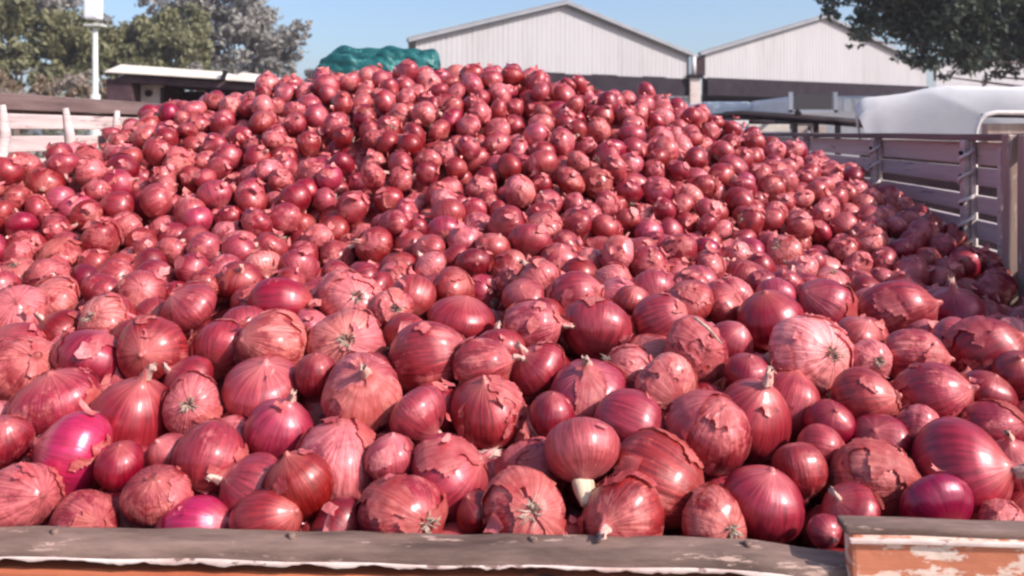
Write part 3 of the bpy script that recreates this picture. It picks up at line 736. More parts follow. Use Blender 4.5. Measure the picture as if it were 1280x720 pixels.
# cx, cy, w, h, axis(right, up, towards us), tone, dryness, magenta, features, label
# features: n dry neck, s pale stub neck, r roots, p loose skin, P much loose skin, 2 two patches
A = [
(93,567,100,112,(-.8,.35,.3),.5,.0,1.0,'p','large shiny magenta onion with a silvery skin scrap, brightest of all near the tailboard'),
(5,552,52,72,(.2,.6,.3),.4,.5,0,'p','dull brownish onion cut by the left frame edge beside the shiny magenta one'),
(26,622,92,76,(.7,.2,.4),.42,.85,0,'Pr','crinkled dry onion resting on the tailboard at the far left'),
(163,527,88,115,(.3,.9,.2),.45,.12,.1,'n','tall smooth red onion touching the shiny magenta one'),
(108,655,95,58,(.6,.3,.6),.45,.7,0,'Pp','low onion with torn skin wedged at the tailboard under the shiny magenta one'),
(195,618,86,72,(.1,.8,.5),.42,.6,0,'p','dull tan red onion below the tall smooth red one'),
(212,572,50,62,(-.2,.8,.5),.7,.3,0,'','small pale pink onion peeking out between bigger ones near the left'),
(243,668,112,50,(.8,.3,.2),.45,.1,.85,'p','flat purple pink onion half hidden behind the tailboard lip'),
(314,610,82,92,(-.85,.5,.15),.62,.1,.05,'nr','round rosy onion with its dry neck pointing at the tan onion'),
(262,573,78,92,(.1,.5,-.5),.5,.4,0,'p','dusky onion behind the neck of the round rosy one'),
(349,537,82,82,(.3,.9,.2),.5,.05,.18,'n','smooth crimson onion with a bright highlight beside the striped silvery one'),
(240,506,70,76,(.2,.3,.9),.5,.95,0,'Pr','small rough tan onion with crumpled skin'),
(330,486,112,86,(.1,.9,.3),.68,.15,.1,'','large rosy onion with a dented crown above the smooth crimson one'),
(340,430,88,74,(-.5,.3,.6),.62,.7,0,'p','pink onion with netted skin beside the dark glossy oblong one'),
(278,436,78,76,(.1,.5,-.8),.5,.25,.1,'P','red onion with loose skin pulled up like a cap'),
(190,440,82,86,(.1,.2,.9),.48,.45,0,'p2','onion with ringed skin above the tall smooth red one'),
(235,386,88,64,(-.5,.6,.3),.72,.35,.05,'p','light pink onion at the back of the left foreground'),
(28,466,88,92,(.6,.5,.4),.5,.75,0,'P','big dry onion with deep lengthwise creases near the left frame edge'),
(72,503,112,92,(-.1,.9,.2),.5,.5,.22,'Pp','mauve onion with papery skin right behind the shiny magenta one'),
(110,450,92,84,(.3,.7,-.3),.42,.15,.1,'p','smooth dark red onion left of the one with ringed skin'),
(129,402,68,60,(-.3,.4,.8),.62,1.0,0,'rP','pale rough onion showing its rooty end near the left'),
(350,383,88,54,(.95,.1,.1),.3,.0,.35,'','dark glossy oblong onion lying on its side'),
(20,392,80,62,(.3,.5,.5),.55,.95,0,'P','tattered dry onion at the left frame edge above the creased one'),
(66,376,70,58,(-.3,.5,.5),.5,.9,0,'P','crumpled brownish onion beside the tattered one at the left'),
(422,588,96,122,(.2,.95,.2),.62,.9,.1,'Pp','tall silvery pink onion with flaking outer skin, biggest in the near row'),
(374,608,62,92,(-.3,.8,.2),.3,.3,0,'p','dark narrow onion squeezed behind the tall silvery pink one'),
(488,573,58,62,(.1,.9,.2),.75,.2,0,'p','small onion with a bright pale patch beside the tall silvery pink one'),
(562,600,104,112,(.75,.5,.1),.5,.15,.15,'Pn','large red onion with peeling skin gathered at its neck in the near row'),
(500,645,118,78,(.6,.1,.6),.42,.6,.1,'PPr','torn skinned onion wedged at the tailboard below the silvery pink one'),
(522,520,72,86,(.7,-.65,.3),.65,.3,0,'n','rosy onion whose neck points down at the large peeling one'),
(452,493,98,102,(.2,.7,.6),.6,.75,0,'Pn','striped straw pink onion with skin split in long strips'),
(610,514,96,92,(-.1,.9,.35),.48,.25,.1,'p2','round red onion with dark torn skin on its crown, middle of the near rows'),
(535,450,112,72,(.95,.2,.1),.5,.5,0,'p','wide brownish pink onion lying flat beside a twin'),
(602,457,78,56,(.95,.2,.1),.6,.6,0,'np','right hand twin of the two onions lying end to end'),
(578,400,100,56,(.2,.9,.1),.5,.1,.15,'','flattened smooth onion with one bright highlight above the twins'),
(664,408,74,56,(.95,.2,.2),.62,.6,0,'nP','ribbed pink onion with its neck pointing at the big round one'),
(515,372,56,62,(-.1,-.6,.7),.62,.3,0,'','pale onion behind the flattened smooth one'),
(568,360,66,50,(.6,.6,.3),.5,.45,0,'p','dusky onion behind the flattened smooth one, nearer the middle'),
(440,378,88,66,(.3,.4,.8),.7,1.0,0,'rPP','shaggy straw white onion with a frayed rooty end'),
(432,430,102,78,(.2,.3,.85),.55,.85,0,'rP','onion with feathery roots below the shaggy straw white one'),
(487,388,54,58,(.5,.3,.8),.68,.6,0,'rp','small pale onion squeezed beside the shaggy straw white one'),
(334,650,102,58,(.7,.3,.3),.48,.2,.05,'p','low red onion under the round rosy one at the tailboard'),
(665,592,98,86,(-.3,.6,.7),.42,.6,0,'P2','dark striped onion behind the cracked one in the near row'),
(655,646,122,78,(.2,.5,.8),.5,.75,0,'PPr','wide onion with cracked curling skin at the middle of the tailboard'),
(725,562,98,88,(.06,-.72,.70),.86,.38,0,'s','pale rosy onion with a thick straw stub pointing straight down'),
(822,600,130,86,(-.75,.2,-.4),.45,.45,0,'p','big tan red onion just right of the straw stub'),
(780,651,126,64,(-.5,.2,.7),.42,.65,0,'Pn','low dull onion on the tailboard under the big tan red one'),
(893,657,100,60,(.4,.2,.8),.42,.8,0,'rp','rough onion half below the tailboard lip, right of the low dull one'),
(887,543,96,106,(.15,.9,.35),.5,.6,.05,'P','big onion with a greyish worn patch on its side'),
(955,630,102,98,(.2,.9,.2),.45,.1,.1,'','large plain dark red onion at the tailboard beside the hinge board'),
(785,532,94,80,(.85,-.3,.3),.55,.1,.1,'n','orange red onion tapering to a cone beside the worn one'),
(735,492,116,78,(-.1,.75,.4),.5,.4,.1,'Pn','wide onion with ragged peeling skin and a dry neck on top'),
(832,486,86,72,(.3,-.2,.9),.68,.8,0,'rP','pale spotted onion showing its rooty end, above the cone shaped one'),
(670,461,86,62,(-.5,.6,.2),.52,.25,.1,'np','red onion with skin lifted at its neck, in front of the ribbed pink one'),
(745,413,98,86,(.1,.6,-.5),.58,.3,.05,'p','big round pink onion with a bright highlight, middle of the heap foot'),
(790,375,46,42,(.2,.8,.3),.6,.3,0,'','tiny plain onion behind the big round pink one'),
(825,402,76,56,(.6,.4,.3),.52,.35,0,'p','onion with a slanting highlight right of the big round pink one'),
(870,441,84,80,(.3,.3,.85),.42,.75,0,'Pp','brownish onion with scuffed skin and a dry stalk lying over it'),
(913,428,52,56,(.3,.7,.4),.55,.2,0,'','small rosy onion between the scuffed and the dark smooth one'),
(962,402,82,84,(-.2,.9,.2),.28,.0,.25,'','dark smooth red onion behind the white rooted one'),
(1012,445,106,102,(.45,.3,.9),.95,1.0,0,'rPs','large whitish pink onion with a dark root scar, palest of the near ones'),
(1075,420,64,52,(.3,.8,.2),.72,.25,0,'','small light onion tucked behind the whitish pink one'),
(1086,450,58,52,(.1,.2,.95),.62,.8,0,'rp','small onion with a dark root tuft right of the whitish pink one'),
(1080,503,84,78,(.7,.3,.5),.55,.35,0,'rp','red onion with a frayed right end under the small rooted one'),
(940,526,84,102,(.2,.8,.3),.5,.1,.1,'n','tall red onion leaning against the worn patched one'),
(985,508,68,88,(.3,.8,-.2),.55,.25,.1,'p','slim red onion with skin curling at its shoulder, under the whitish pink one'),
(1142,447,82,58,(.8,.1,.4),.55,.6,.2,'p','mottled pink onion between the whitish pink and the dark peeling one'),
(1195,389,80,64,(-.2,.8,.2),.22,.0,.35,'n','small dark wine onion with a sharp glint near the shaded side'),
(1232,443,98,88,(.7,.5,.2),.22,.1,.15,'P','large dark wine onion with torn pale skin on its shoulder'),  # low tone carries the shadow of the side wall
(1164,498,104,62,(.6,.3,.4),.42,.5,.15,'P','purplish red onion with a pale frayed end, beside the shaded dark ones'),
(1272,468,62,62,(-.2,.6,.3),.15,.1,.2,'','dark onion in shade at the right frame edge'),  # side wall shadow put into the tone
(1148,536,60,52,(.6,.2,.6),.58,.6,0,'rp','small tan onion with a pointed end above the large crimson one'),
(1200,590,124,116,(.70,.35,.6),.42,.05,.32,'n','very large glossy crimson onion over the hinge board, with a pale neck scar'),
(1170,632,102,66,(.1,-.3,.6),.13,.0,.55,'','dark purple glossy onion in front of the very large crimson one'),
(1090,597,106,76,(.8,.1,.4),.42,.75,0,'Pp','rough brown red onion left of the very large crimson one'),
(1000,586,64,70,(.1,-.8,.4),.5,.5,0,'p','small onion with a torn skin hood above the large plain one'),
(1060,642,86,64,(-.6,.6,.2),.42,.15,.1,'n','plain dull red onion just over the left end of the hinge board'),
(1270,592,62,86,(-.3,.8,.2),.62,.3,0,'n','light rosy onion cut by the right frame edge over the hinge board'),
(1026,562,62,48,(.9,-.1,.3),.58,.3,.1,'n','small red onion with a pale end between the tall and the rough brown ones'),
(1240,535,82,52,(.7,.3,.4),.35,.5,.1,'P','shaded onion with frayed skin behind the very large crimson one'),
(1031,664,42,38,(.1,.2,.95),.42,.3,0,'n','tiny onion showing its neck end at the corner of the hinge board'),
(1252,652,62,40,(-.3,.6,.3),.7,.8,0,'P','pale scrap covered onion on the hinge board at the right edge'),
(1098,550,86,52,(-.3,.5,.4),.28,.2,.1,'','dark low onion between the small tan and the rough brown ones'),
(1118,394,112,56,(.8,.3,.2),.42,.5,.05,'p','wide brownish onion above the mottled pink one'),
(1030,386,92,50,(-.6,.5,.3),.42,.5,.05,'p','flat brown red onion behind the whitish pink one'),
(716,374,84,50,(.8,.4,.2),.5,.4,.05,'p','flat pink onion just behind the big round pink one'),
(655,372,62,48,(-.2,.7,.5),.62,.3,0,'','light onion above the ribbed pink one'),
(860,378,72,54,(-.3,.7,.4),.62,.35,0,'p','light pink onion behind the scuffed brownish one'),
(905,382,76,48,(.5,.5,.3),.52,.5,0,'p','dusky onion left of the dark smooth red one'),
(596,640,50,52,(-.3,.5,.2),.15,.3,0,'','dark little onion deep in the gap beside the wide cracked one'),  # here and in the next rows gap shade is put into the tone
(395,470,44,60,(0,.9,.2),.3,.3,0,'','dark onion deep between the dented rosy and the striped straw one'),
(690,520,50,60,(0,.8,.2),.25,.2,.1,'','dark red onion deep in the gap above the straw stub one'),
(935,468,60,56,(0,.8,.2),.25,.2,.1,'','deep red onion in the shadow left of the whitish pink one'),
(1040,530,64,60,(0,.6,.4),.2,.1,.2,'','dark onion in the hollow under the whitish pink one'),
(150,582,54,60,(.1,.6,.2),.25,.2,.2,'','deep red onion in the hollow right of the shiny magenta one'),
(1235,490,70,56,(.2,.6,.2),.12,.1,.2,'','nearly black onion in the deep shade under the torn dark wine one'),  # tone near black to carry wall and hollow shade
]
NA = len(A)
pos, rad = [], []
for a in A:
    wpx, hpx = a[2], a[3]
    big = (max(wpx, hpx) * 0.62 + min(wpx, hpx) * 0.38)
    d0 = solve(a[0], a[1], 0.04)
    r = big / 2 * d0[1] / F
    p = solve(a[0], a[1], r)
    pos.append(p); rad.append(big / 2 * p[1] / F)
pos = np.array(pos); rad = np.array(rad)
anchor_ray = pos / np.linalg.norm(pos, axis=1)[:, None]
for i, a in enumerate(A):
    if 's' in a[8]: pos[i] *= 0.965; rad[i] *= 0.965
anchor_home = pos.copy()
print('anchor radii', rad.min().round(3), rad.mean().round(3), rad.max().round(3))

# fill the bed: random close packing of spheres below the surface, relaxed
gN = np.random.default_rng(21)
def spawn(n, layer_lo, layer_hi):
    out = []
    while len(out) < n:
        D = gN.uniform(0.80, 3.25); X = gN.uniform(LX(D) + .05, RX(D) - .04)
        out.append((X, D, H(X, D) - gN.uniform(layer_lo, layer_hi)))
    return np.array(out)
area = 2.24 * 2.45
NF = 4900
fp = spawn(NF, 0.02, 0.19)
fr = np.clip(gN.normal(0.0375, 0.0042, NF), 0.027, 0.049)
fr = fr * np.interp(fp[:, 1], [1.25, 1.6, 2.3], [0.97, 0.88, 0.80])
ALLP = np.vstack([pos, fp]); ALLR = np.concatenate([rad, fr])
NT = len(ALLP)
rough = gN.normal(0, 0.009, NT)
isA = np.arange(NT) < NA
THICK = 0.20
pairs = None
for it in range(110):
    if it % 6 == 0:
        kd = kdtree.KDTree(NT)
        for i in range(NT): kd.insert(ALLP[i], i)
        kd.balance()
        pi, pj = [], []
        for i in range(NT):
            for (_, j, d) in kd.find_range(ALLP[i], ALLR[i] + 0.075):
                if j > i: pi.append(i); pj.append(j)
        pi = np.array(pi); pj = np.array(pj)
    dv = ALLP[pi] - ALLP[pj]
    dist = np.linalg.norm(dv, axis=1) + 1e-9
    want = (ALLR[pi] + ALLR[pj]) * 0.955
    ov = np.maximum(0, want - dist)
    nrm = dv / dist[:, None]
    wi = np.where(isA[pi], 0.18, 1.0); wj = np.where(isA[pj], 0.18, 1.0)
    tot = wi + wj
    mv = nrm * (ov * 0.55)[:, None]
    np.add.at(ALLP, pi, mv * (wi / tot)[:, None] * 1.3)
    np.add.at(ALLP, pj, -mv * (wj / tot)[:, None] * 1.3)
    # gravity settles, surface and walls confine
    top = H(ALLP[:, 0], ALLP[:, 1]) + np.where(ALLP[:, 1] > 1.35, rough, -0.012) - ALLR
    f = ~isA
    ALLP[f, 2] -= 0.0004
    ALLP[f, 2] = np.minimum(ALLP[f, 2], top[f])
    ALLP[f, 2] = np.maximum(ALLP[f, 2], (top - THICK)[f])
    ALLP[f, 0] = np.clip(ALLP[f, 0], LX(ALLP[f, 1]) + ALLR[f] + .03, RX(ALLP[f, 1]) - ALLR[f] - .01)
    lo = by(ALLP[:, 0]) + 0.03 + ALLR
    ALLP[f, 1] = np.clip(ALLP[f, 1], lo[f], 3.3)
    # anchors: pulled home, may slide along their line of sight
    dlt = ALLP[:NA] - anchor_home
    along = (dlt * anchor_ray).sum(1)
    perp = dlt - anchor_ray * along[:, None]
    ALLP[:NA] = anchor_home + anchor_ray * np.clip(along, -.06, .10)[:, None] * 0.97 + perp * 0.30
dmin = (by(ALLP[:NA, 0]) + 0.030 + 0.88 * ALLR[:NA]) / anchor_ray[:, 1]
dcur = np.linalg.norm(ALLP[:NA], axis=1)
ALLP[:NA] *= (np.maximum(dcur, dmin) / dcur)[:, None]
# anchor sizes follow their depth so that they keep their size in the picture
scale = ALLP[:NA, 1] / anchor_home[:, 1]
ALLR[:NA] *= scale
# drop fillers that would stand in front of the anchors' faces
sx = ALLP[:, 0] / ALLP[:, 1] * F + 640; sy = HY - ALLP[:, 2] / ALLP[:, 1] * F; sr = ALLR / ALLP[:, 1] * F
keep = np.ones(NT, bool)
for i in range(NA, NT):
    d = np.hypot(sx[:NA] - sx[i], sy[:NA] - sy[i])
    k = (d < sr[:NA] * 0.62 + sr[i] * 0.5) & (ALLP[:NA, 1] > ALLP[i, 1] - 0.012)
    if k.any(): keep[i] = False

# which onions show, by a coarse depth picture
W, Hh = 640, 360
zb = np.full((Hh, W), 1e9); idb = np.full((Hh, W), -1)
for i in np.where(keep)[0]:
    cx, cy, r = sx[i] / 2, sy[i] / 2, sr[i] / 2
    x0, x1, y0, y1 = int(max(0, cx - r)), int(min(W - 1, cx + r)), int(max(0, cy - r)), int(min(Hh - 1, cy + r))
    if x0 > x1 or y0 > y1: continue
    yy, xx = np.mgrid[y0:y1 + 1, x0:x1 + 1]
    q = 1 - ((xx - cx) ** 2 + (yy - cy) ** 2) / r ** 2
    dep = ALLP[i, 1] - ALLR[i] * np.sqrt(np.maximum(q, 0))
    sub = zb[y0:y1 + 1, x0:x1 + 1]; m_ = (q > 0) & (dep < sub)
    sub[m_] = dep[m_]; idb[y0:y1 + 1, x0:x1 + 1][m_] = i
cut = int((by(0) * 0 + 660) / 2)
cnt = np.bincount(idb[:cut + 8][idb[:cut + 8] >= 0].ravel(), minlength=NT)
order = [i for i in np.argsort(-cnt) if cnt[i] > 0]
single = [i for i in order if i < NA][:NA]
extra = [i for i in order if i >= NA][:300 - len(single)]
print('visible', (cnt > 0).sum(), 'visible>20', (cnt > 20).sum(), 'smallest single', cnt[extra[-1]], 'NT', keep.sum())

# ---- onion shapes
PR = np.array([0.0, 0.05, 0.07, 0.09, 0.12, 0.24, 0.50, 0.76, 0.93, 1.0, 0.985, 0.88, 0.66, 0.38, 0.20, 0.13, 0.06, 0.0])
PZp = np.array([1.34, 1.33, 1.25, 1.14, 1.02, .93, .82, .62, .36, .03, -.20, -.48, -.71, -.845, -.875, -.86, -.845, -.84])
_s = np.concatenate([[0], np.cumsum(np.hypot(np.diff(PR), np.diff(PZp)))]); _s /= _s[-1]
def profile(n, neck, sq, tip=1.0, oval=0.0):
    t_ = np.linspace(0, 1, 400)
    r = np.interp(t_, _s, PR); z = np.interp(t_, _s, PZp)
    kern = np.hanning(25); kern /= kern.sum()
    rp = np.convolve(np.pad(r, 12, mode='reflect', reflect_type='odd'), kern, 'valid'); zp = np.convolve(np.pad(z, 12, mode='edge'), kern, 'valid')
    rp[0] = rp[-1] = 0; rp = np.maximum(rp, 0)
    zz = np.where(zp > 0.95, 0.95 + (zp - 0.95) * neck, zp)
    rp = np.where(zp > 0.95, rp * tip, rp)
    # choose sample spots evenly along the curve
    ss = np.linspace(0, 1, n)
    return np.interp(ss, t_, rp), np.interp(ss, t_, zz) * sq, np.interp(ss, t_, zp)

def onion_geo(nseg, nring, neck, sq, g, amp=1.0, tip=1.0):
    r, z, zu = profile(nring, neck, sq, tip)
    th = np.linspace(0, 2 * np.pi, nseg, endpoint=False)
    T, Rr = np.meshgrid(th, r); _, Zz = np.meshgrid(th, z)
    ph = g.uniform(0, 6.28, 8)
    k = 1 + amp * (0.035 * np.cos(2 * T + ph[0]) + 0.022 * np.cos(3 * T + ph[1]) + 0.012 * np.cos(5 * T + ph[2] + Zz * 1.5) + 0.006 * np.cos(11 * T + ph[3]) + 0.004 * np.cos(19 * T + ph[4]))
    k += amp * 0.03 * np.sin(2.4 * Zz + ph[5] + np.cos(T + ph[6]))
    X_ = Rr * k * np.cos(T); Y_ = Rr * k * np.sin(T)
    bend = g.uniform(-.35, .35, 2)
    up = np.maximum(0, Zz / sq - 0.75)
    X_ = X_ + bend[0] * up ** 1.3; Y_ = Y_ + bend[1] * up ** 1.3
    lean = g.uniform(-.08, .08)
    X_ = X_ + lean * Zz
    return np.stack([X_, Y_, Zz], -1), T, Zz

def grid_faces(nr, ns, wrap=True):
    i = np.arange(nr - 1)[:, None]; j = np.arange(ns if wrap else ns - 1)[None]
    a = i * ns + j; b_ = i * ns + (j + 1) % ns; c = (i + 1) * ns + (j + 1) % ns; d = (i + 1) * ns + j
    return np.stack([a, d, c, b_], -1).reshape(-1, 4)

def basis(ax):
    z = Vector((ax[0], -ax[2], ax[1]))
    if z.length < 1e-3: z = Vector((0, 0, 1))
    return z.to_track_quat('Z', 'Y')

def smooth_noise(P_, g, freqs=(1.6, 3.1, 6.0, 12.0), amps=(1.0, .6, .35, .2)):
    out = np.zeros(P_.shape[:-1])
    for f, a_ in zip(freqs, amps):
        for _ in range(3):
            d = g.normal(size=3); d /= np.linalg.norm(d)
            out += a_ * np.sin((P_ @ d) * f * 2 + g.uniform(0, 6.28) + 0.8 * np.sin((P_ @ np.roll(d, 1)) * f * 1.3)) / 3
    return out

def put_attr(me, V, sq, tone, n=None):
    L_ = V.copy(); L_[:, 2] /= sq
    attr(me, 'lc', L_, 'FLOAT_VECTOR')
    attr(me, 'tone', np.tile(np.array(tone, dtype=np.float32), (len(V), 1)), 'FLOAT_COLOR')

def islands(Fc, least=14):
    """the separate scraps in a set of faces, largest first"""
    if len(Fc) == 0: return []
    lab = np.arange(int(Fc.max()) + 1)
    for _ in range(400):
        m_ = lab[Fc].min(1)
        new = lab.copy(); np.minimum.at(new, Fc.ravel(), np.repeat(m_, Fc.shape[1])); new = new[new]
        if (new == lab).all(): break
        lab = new
    k = lab[Fc[:, 0]]; u, c = np.unique(k, return_counts=True)
    return [Fc[k == x] for x, n in sorted(zip(u, c), key=lambda q: -q[1]) if n >= least]

def make_onion(i, a, seed):
    """one onion with its own shape; neck, roots and loose skin are its parts"""
    g = np.random.default_rng(seed)
    ax, tone, dry, mag, feat, label = a
    R = float(ALLR[i]); p = ALLP[i]
    q = basis(ax)
    spin = Quaternion((0, 0, 1), g.uniform(0, 6.28))
    neck = 1.0 if ('n' in feat or 's' in feat) else g.uniform(0.1, 0.6)
    sq = a_sq[i] if i in a_sq else g.uniform(0.80, 1.0)
    ns, nr = (52, 34) if i < NA else (36, 24)
    geo, T, Zz = onion_geo(ns, nr, neck, sq, g, 1.0 + 0.8 * dry)
    V = geo.reshape(-1, 3)
    if dry > 0.5:
        V = V * (1 + 0.022 * dry * smooth_noise(V, g, (2.5, 5.0, 9.0), (1, .8, .5))[:, None])
    me = mesh_np('onion', V * R, grid_faces(nr, ns))
    al = g.random()
    put_attr(me, V, sq, (tone, dry, mag, al))
    o = link('onion', me, M['onion'])
    o.rotation_mode = 'QUATERNION'; o.rotation_quaternion = q @ spin
    o.location = (p[0], p[1], EYE + p[2])
    tag(o, label, 'onion', 'red onions heaped in the truck bed')
    # loose skin patches
    npatch = feat.count('p') + 2 * feat.count('P') + (1 if '2' in feat else 0)
    if npatch:
        hs, hr = (112, 76) if i < NA else (72, 48)
        g2 = np.random.default_rng(seed)
        g2.random(); g2 = np.random.default_rng(seed)
        if not ('n' in feat or 's' in feat): g2.uniform(0.1, 0.6)
        g2.uniform(0, 6.28) if False else None
        # same shape, finer grid: replay the random calls
        g3 = np.random.default_rng(seed); g3.uniform(0, 6.28)
        if not ('n' in feat or 's' in feat): g3.uniform(0.1, 0.6)
        if i not in a_sq: g3.uniform(0.80, 1.0)
        sh, T2, Z2 = onion_geo(hs, hr, neck, sq, g3, 1.0 + 0.8 * dry)
        big = 'P' in feat
        nz = smooth_noise(sh / np.maximum(1e-6, np.linalg.norm(sh, axis=-1, keepdims=True)), g)
        thr = np.quantile(nz[6:-6], 0.70 if big and feat.count('P') < 2 else (0.56 if big else 0.86))
        lift = 0.012 + 0.035 * (1 + smooth_noise(sh, g, (3, 7), (1, .6))) * 0.5 + 0.050 * np.exp(-np.maximum(0, nz - thr) / 0.09) * (0.35 + 0.65 * np.clip(smooth_noise(sh, g, (1.5, 3), (1, .5)) + .4, 0, 1))
        if dry > .5: lift += 0.03
        dirn = sh / np.maximum(1e-6, np.linalg.norm(sh, axis=-1, keepdims=True))
        SV = (sh + dirn * lift[..., None]).reshape(-1, 3)
        Fc = grid_faces(hr, hs)
        ok = (nz.reshape(-1)[Fc] > thr).sum(1) >= 3
        ring = Fc[:, 0] // hs
        ok &= (ring > 4) & (ring < hr - 5)
        Fc = Fc[ok]
        for part_f in islands(Fc)[:4]:
            used = np.unique(part_f); mp_ = np.full(len(SV), -1); mp_[used] = np.arange(len(used))
            me2 = mesh_np('loose_skin', SV[used] * R, mp_[part_f])
            put_attr(me2, SV[used], sq, (min(1, tone + g.uniform(-.08, .16)), 0.6, mag * 0.8, g.random()))
            link('loose_skin', me2, M['peel'], o)
    if 'n' in feat or 's' in feat:
        stub = 's' in feat
        mb = MB()
        zt = (0.95 + 0.30) * sq * R
        Lk = (0.62 if stub else 0.34) * R; r0 = (0.22 if stub else 0.12) * R
        bx_, by_ = V[:ns, 0].mean() * R, V[:ns, 1].mean() * R
        z0 = V[ns * 2:ns * 3, 2].mean() * R - 0.14 * R
        nn = 14
        k = 7; rings = []
        tw = g.uniform(-2, 2)
        for j in range(k):
            u = j / (k - 1)
            rr_ = r0 * ((1.25 - 0.35 * u) if stub else (1.1 - 0.5 * u + 0.55 * max(0, u - .7)))
            ring = []
            for m2 in range(nn):
                an = 2 * math.pi * m2 / nn + tw * u
                wob = 1 + 0.22 * math.sin(3 * an + seed) + 0.12 * math.sin(7 * an)
                zz = z0 + Lk * u * (1 + (0.30 * math.sin(5 * an + seed) if (u == 1 and not stub) else 0.04 * math.sin(3 * an)))
                ring.append(mb.bm.verts.new((bx_ + math.cos(an) * rr_ * wob + 0.12 * R * u * u * math.sin(seed), by_ + math.sin(an) * rr_ * wob + 0.12 * R * u * u * math.cos(seed), zz)))
            rings.append(ring)
        for r_a, r_b in zip(rings, rings[1:]):
            for m2 in range(nn): mb.bm.faces.new((r_a[m2], r_a[(m2 + 1) % nn], r_b[(m2 + 1) % nn], r_b[m2])).smooth = True
        mb.bm.faces.new(rings[-1])
        mb.build('dry_neck', M['pale_neck'] if stub else M['neck'], o, smooth=True)
    if 'r' in feat:
        mb = MB(); flip = ax[2] > 0.55      # rooty end towards us: the axis is turned round
        zr = -0.86 * sq * R
        for k in range(26 if i < NA else 14):
            an = g.uniform(0, 6.28); ln = g.uniform(.12, .34) * R; ro = g.uniform(.02, .13) * R
            x0, y0 = math.cos(an) * ro, math.sin(an) * ro
            d = Vector((math.cos(an) * g.uniform(.3, 1.6), math.sin(an) * g.uniform(.3, 1.6), -1)).normalized()
            mid = Vector((x0, y0, zr)) + d * ln * .55
            end = mid + (d + Vector(g.uniform(-.7, .7, 3))).normalized() * ln * .6
            mb.tube([(x0, y0, zr + .02 * R), mid, end], [.0009, .0007, .0003], 4)
        mb.build('root_tuft', M['roots'], o)
        if flip:
            o.rotation_quaternion = basis((-ax[0], -ax[1], -ax[2])) @ spin
    return o

a_sq = {}
for i, a in enumerate(A):
    wpx, hpx = a[2], a[3]; ax = a[4]
    lat = abs(ax[0]); up = abs(ax[1]); tow = abs(ax[2])
    if tow > 0.7: continue
    ratio = (wpx / hpx) if lat > up else (hpx / wpx)
    a_sq[i] = min(1.15, max(0.72, ratio * 0.95))
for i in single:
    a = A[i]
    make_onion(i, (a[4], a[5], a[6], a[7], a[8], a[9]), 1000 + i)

# ---- further single onions: every one says how it looks and where it lies
def near_anchor(i):
    d = np.hypot(sx[:NA] - sx[i], sy[:NA] - sy[i])
    j = int(np.argmin(d)); return j, d[j]
def place_words(x, y, D):
    ws = []
    if y < 118 and 380 < x < 560: return 'under the green tarpaulin'
    col = ['left edge', 'left quarter', 'left of middle', 'middle', 'right of middle', 'right quarter', 'right edge'][min(6, int(x / 1280 * 7))]
    if x > 1060 and y < 340: col = 'by right slats'
    if x < 200 and y < 280: col = 'by pale slats'
    row = 'near rows' if y > 345 else ('slope foot' if y > 300 else ('low slope' if y > 250 else ('mid slope' if y > 190 else ('high slope' if y > 125 else 'crest'))))
    return row + ', ' + col
labels = {}
info = {}
for i in extra:
    g = np.random.default_rng(5000 + i)
    u = g.random()
    dry = float(np.clip(g.beta(1.5, 1.9), 0, 1)); mag = 0.0
    if g.random() < 0.16: mag = float(g.uniform(.1, .4)); dry *= .4
    tone = float(np.clip(g.normal(.52, .18), .1, .98))
    feat = ''
    if g.random() < 0.40: feat += 'n'
    if dry > .62 and g.random() < .75: feat += 'P'
    elif g.random() < .45: feat += 'p'
    if g.random() < .25: feat += 'r'
    ax = tuple(g.normal(size=3) * np.array([1, .8, .8]))
    size = 'large' if ALLR[i] > .0395 else ('small' if ALLR[i] < .0315 else 'middling')
    col = 'dark wine' if tone < .38 and mag < .2 else ('crimson' if mag > .1 else ('pale pink' if tone > .66 else ('rosy' if tone > .54 else 'dull red')))
    skin = 'ragged skin' if 'P' in feat else ('skin scrap' if 'p' in feat else ('papery skin' if dry > .55 else 'smooth skin'))
    tail = ''
    if 'n' in feat and 'r' in feat: tail = ', neck, roots'
    elif 'n' in feat: tail = ', neck'
    elif 'r' in feat: tail = ', roots'
    j, dd = near_anchor(i)
    lab = f"{size} {col} onion with {skin}{tail}, {place_words(sx[i], sy[i], ALLP[i,1])}"
    info[i] = (ax, tone, dry, mag, feat); labels[i] = lab
# ties: tell them apart by which lies nearer, farther, or to which side
from collections import defaultdict
by_l = defaultdict(list)
for i, l in labels.items(): by_l[l].append(i)
for l, ii in by_l.items():
    if len(ii) == 1: continue
    ii.sort(key=lambda k: sx[k])
    words = {2: ['leftmost of two', 'rightmost of two'], 3: ['leftmost of three', 'second of three', 'rightmost of three']}.get(len(ii))
    if words:
        for k, wd in zip(ii, words): labels[k] = l + ', ' + wd
print('labels', len(labels), 'distinct', len(set(labels.values())), 'longest', max(len(l.split()) for l in labels.values()))
for i in extra:
    a = info[i]
    make_onion(i, (*a, labels[i]), 5000 + i)

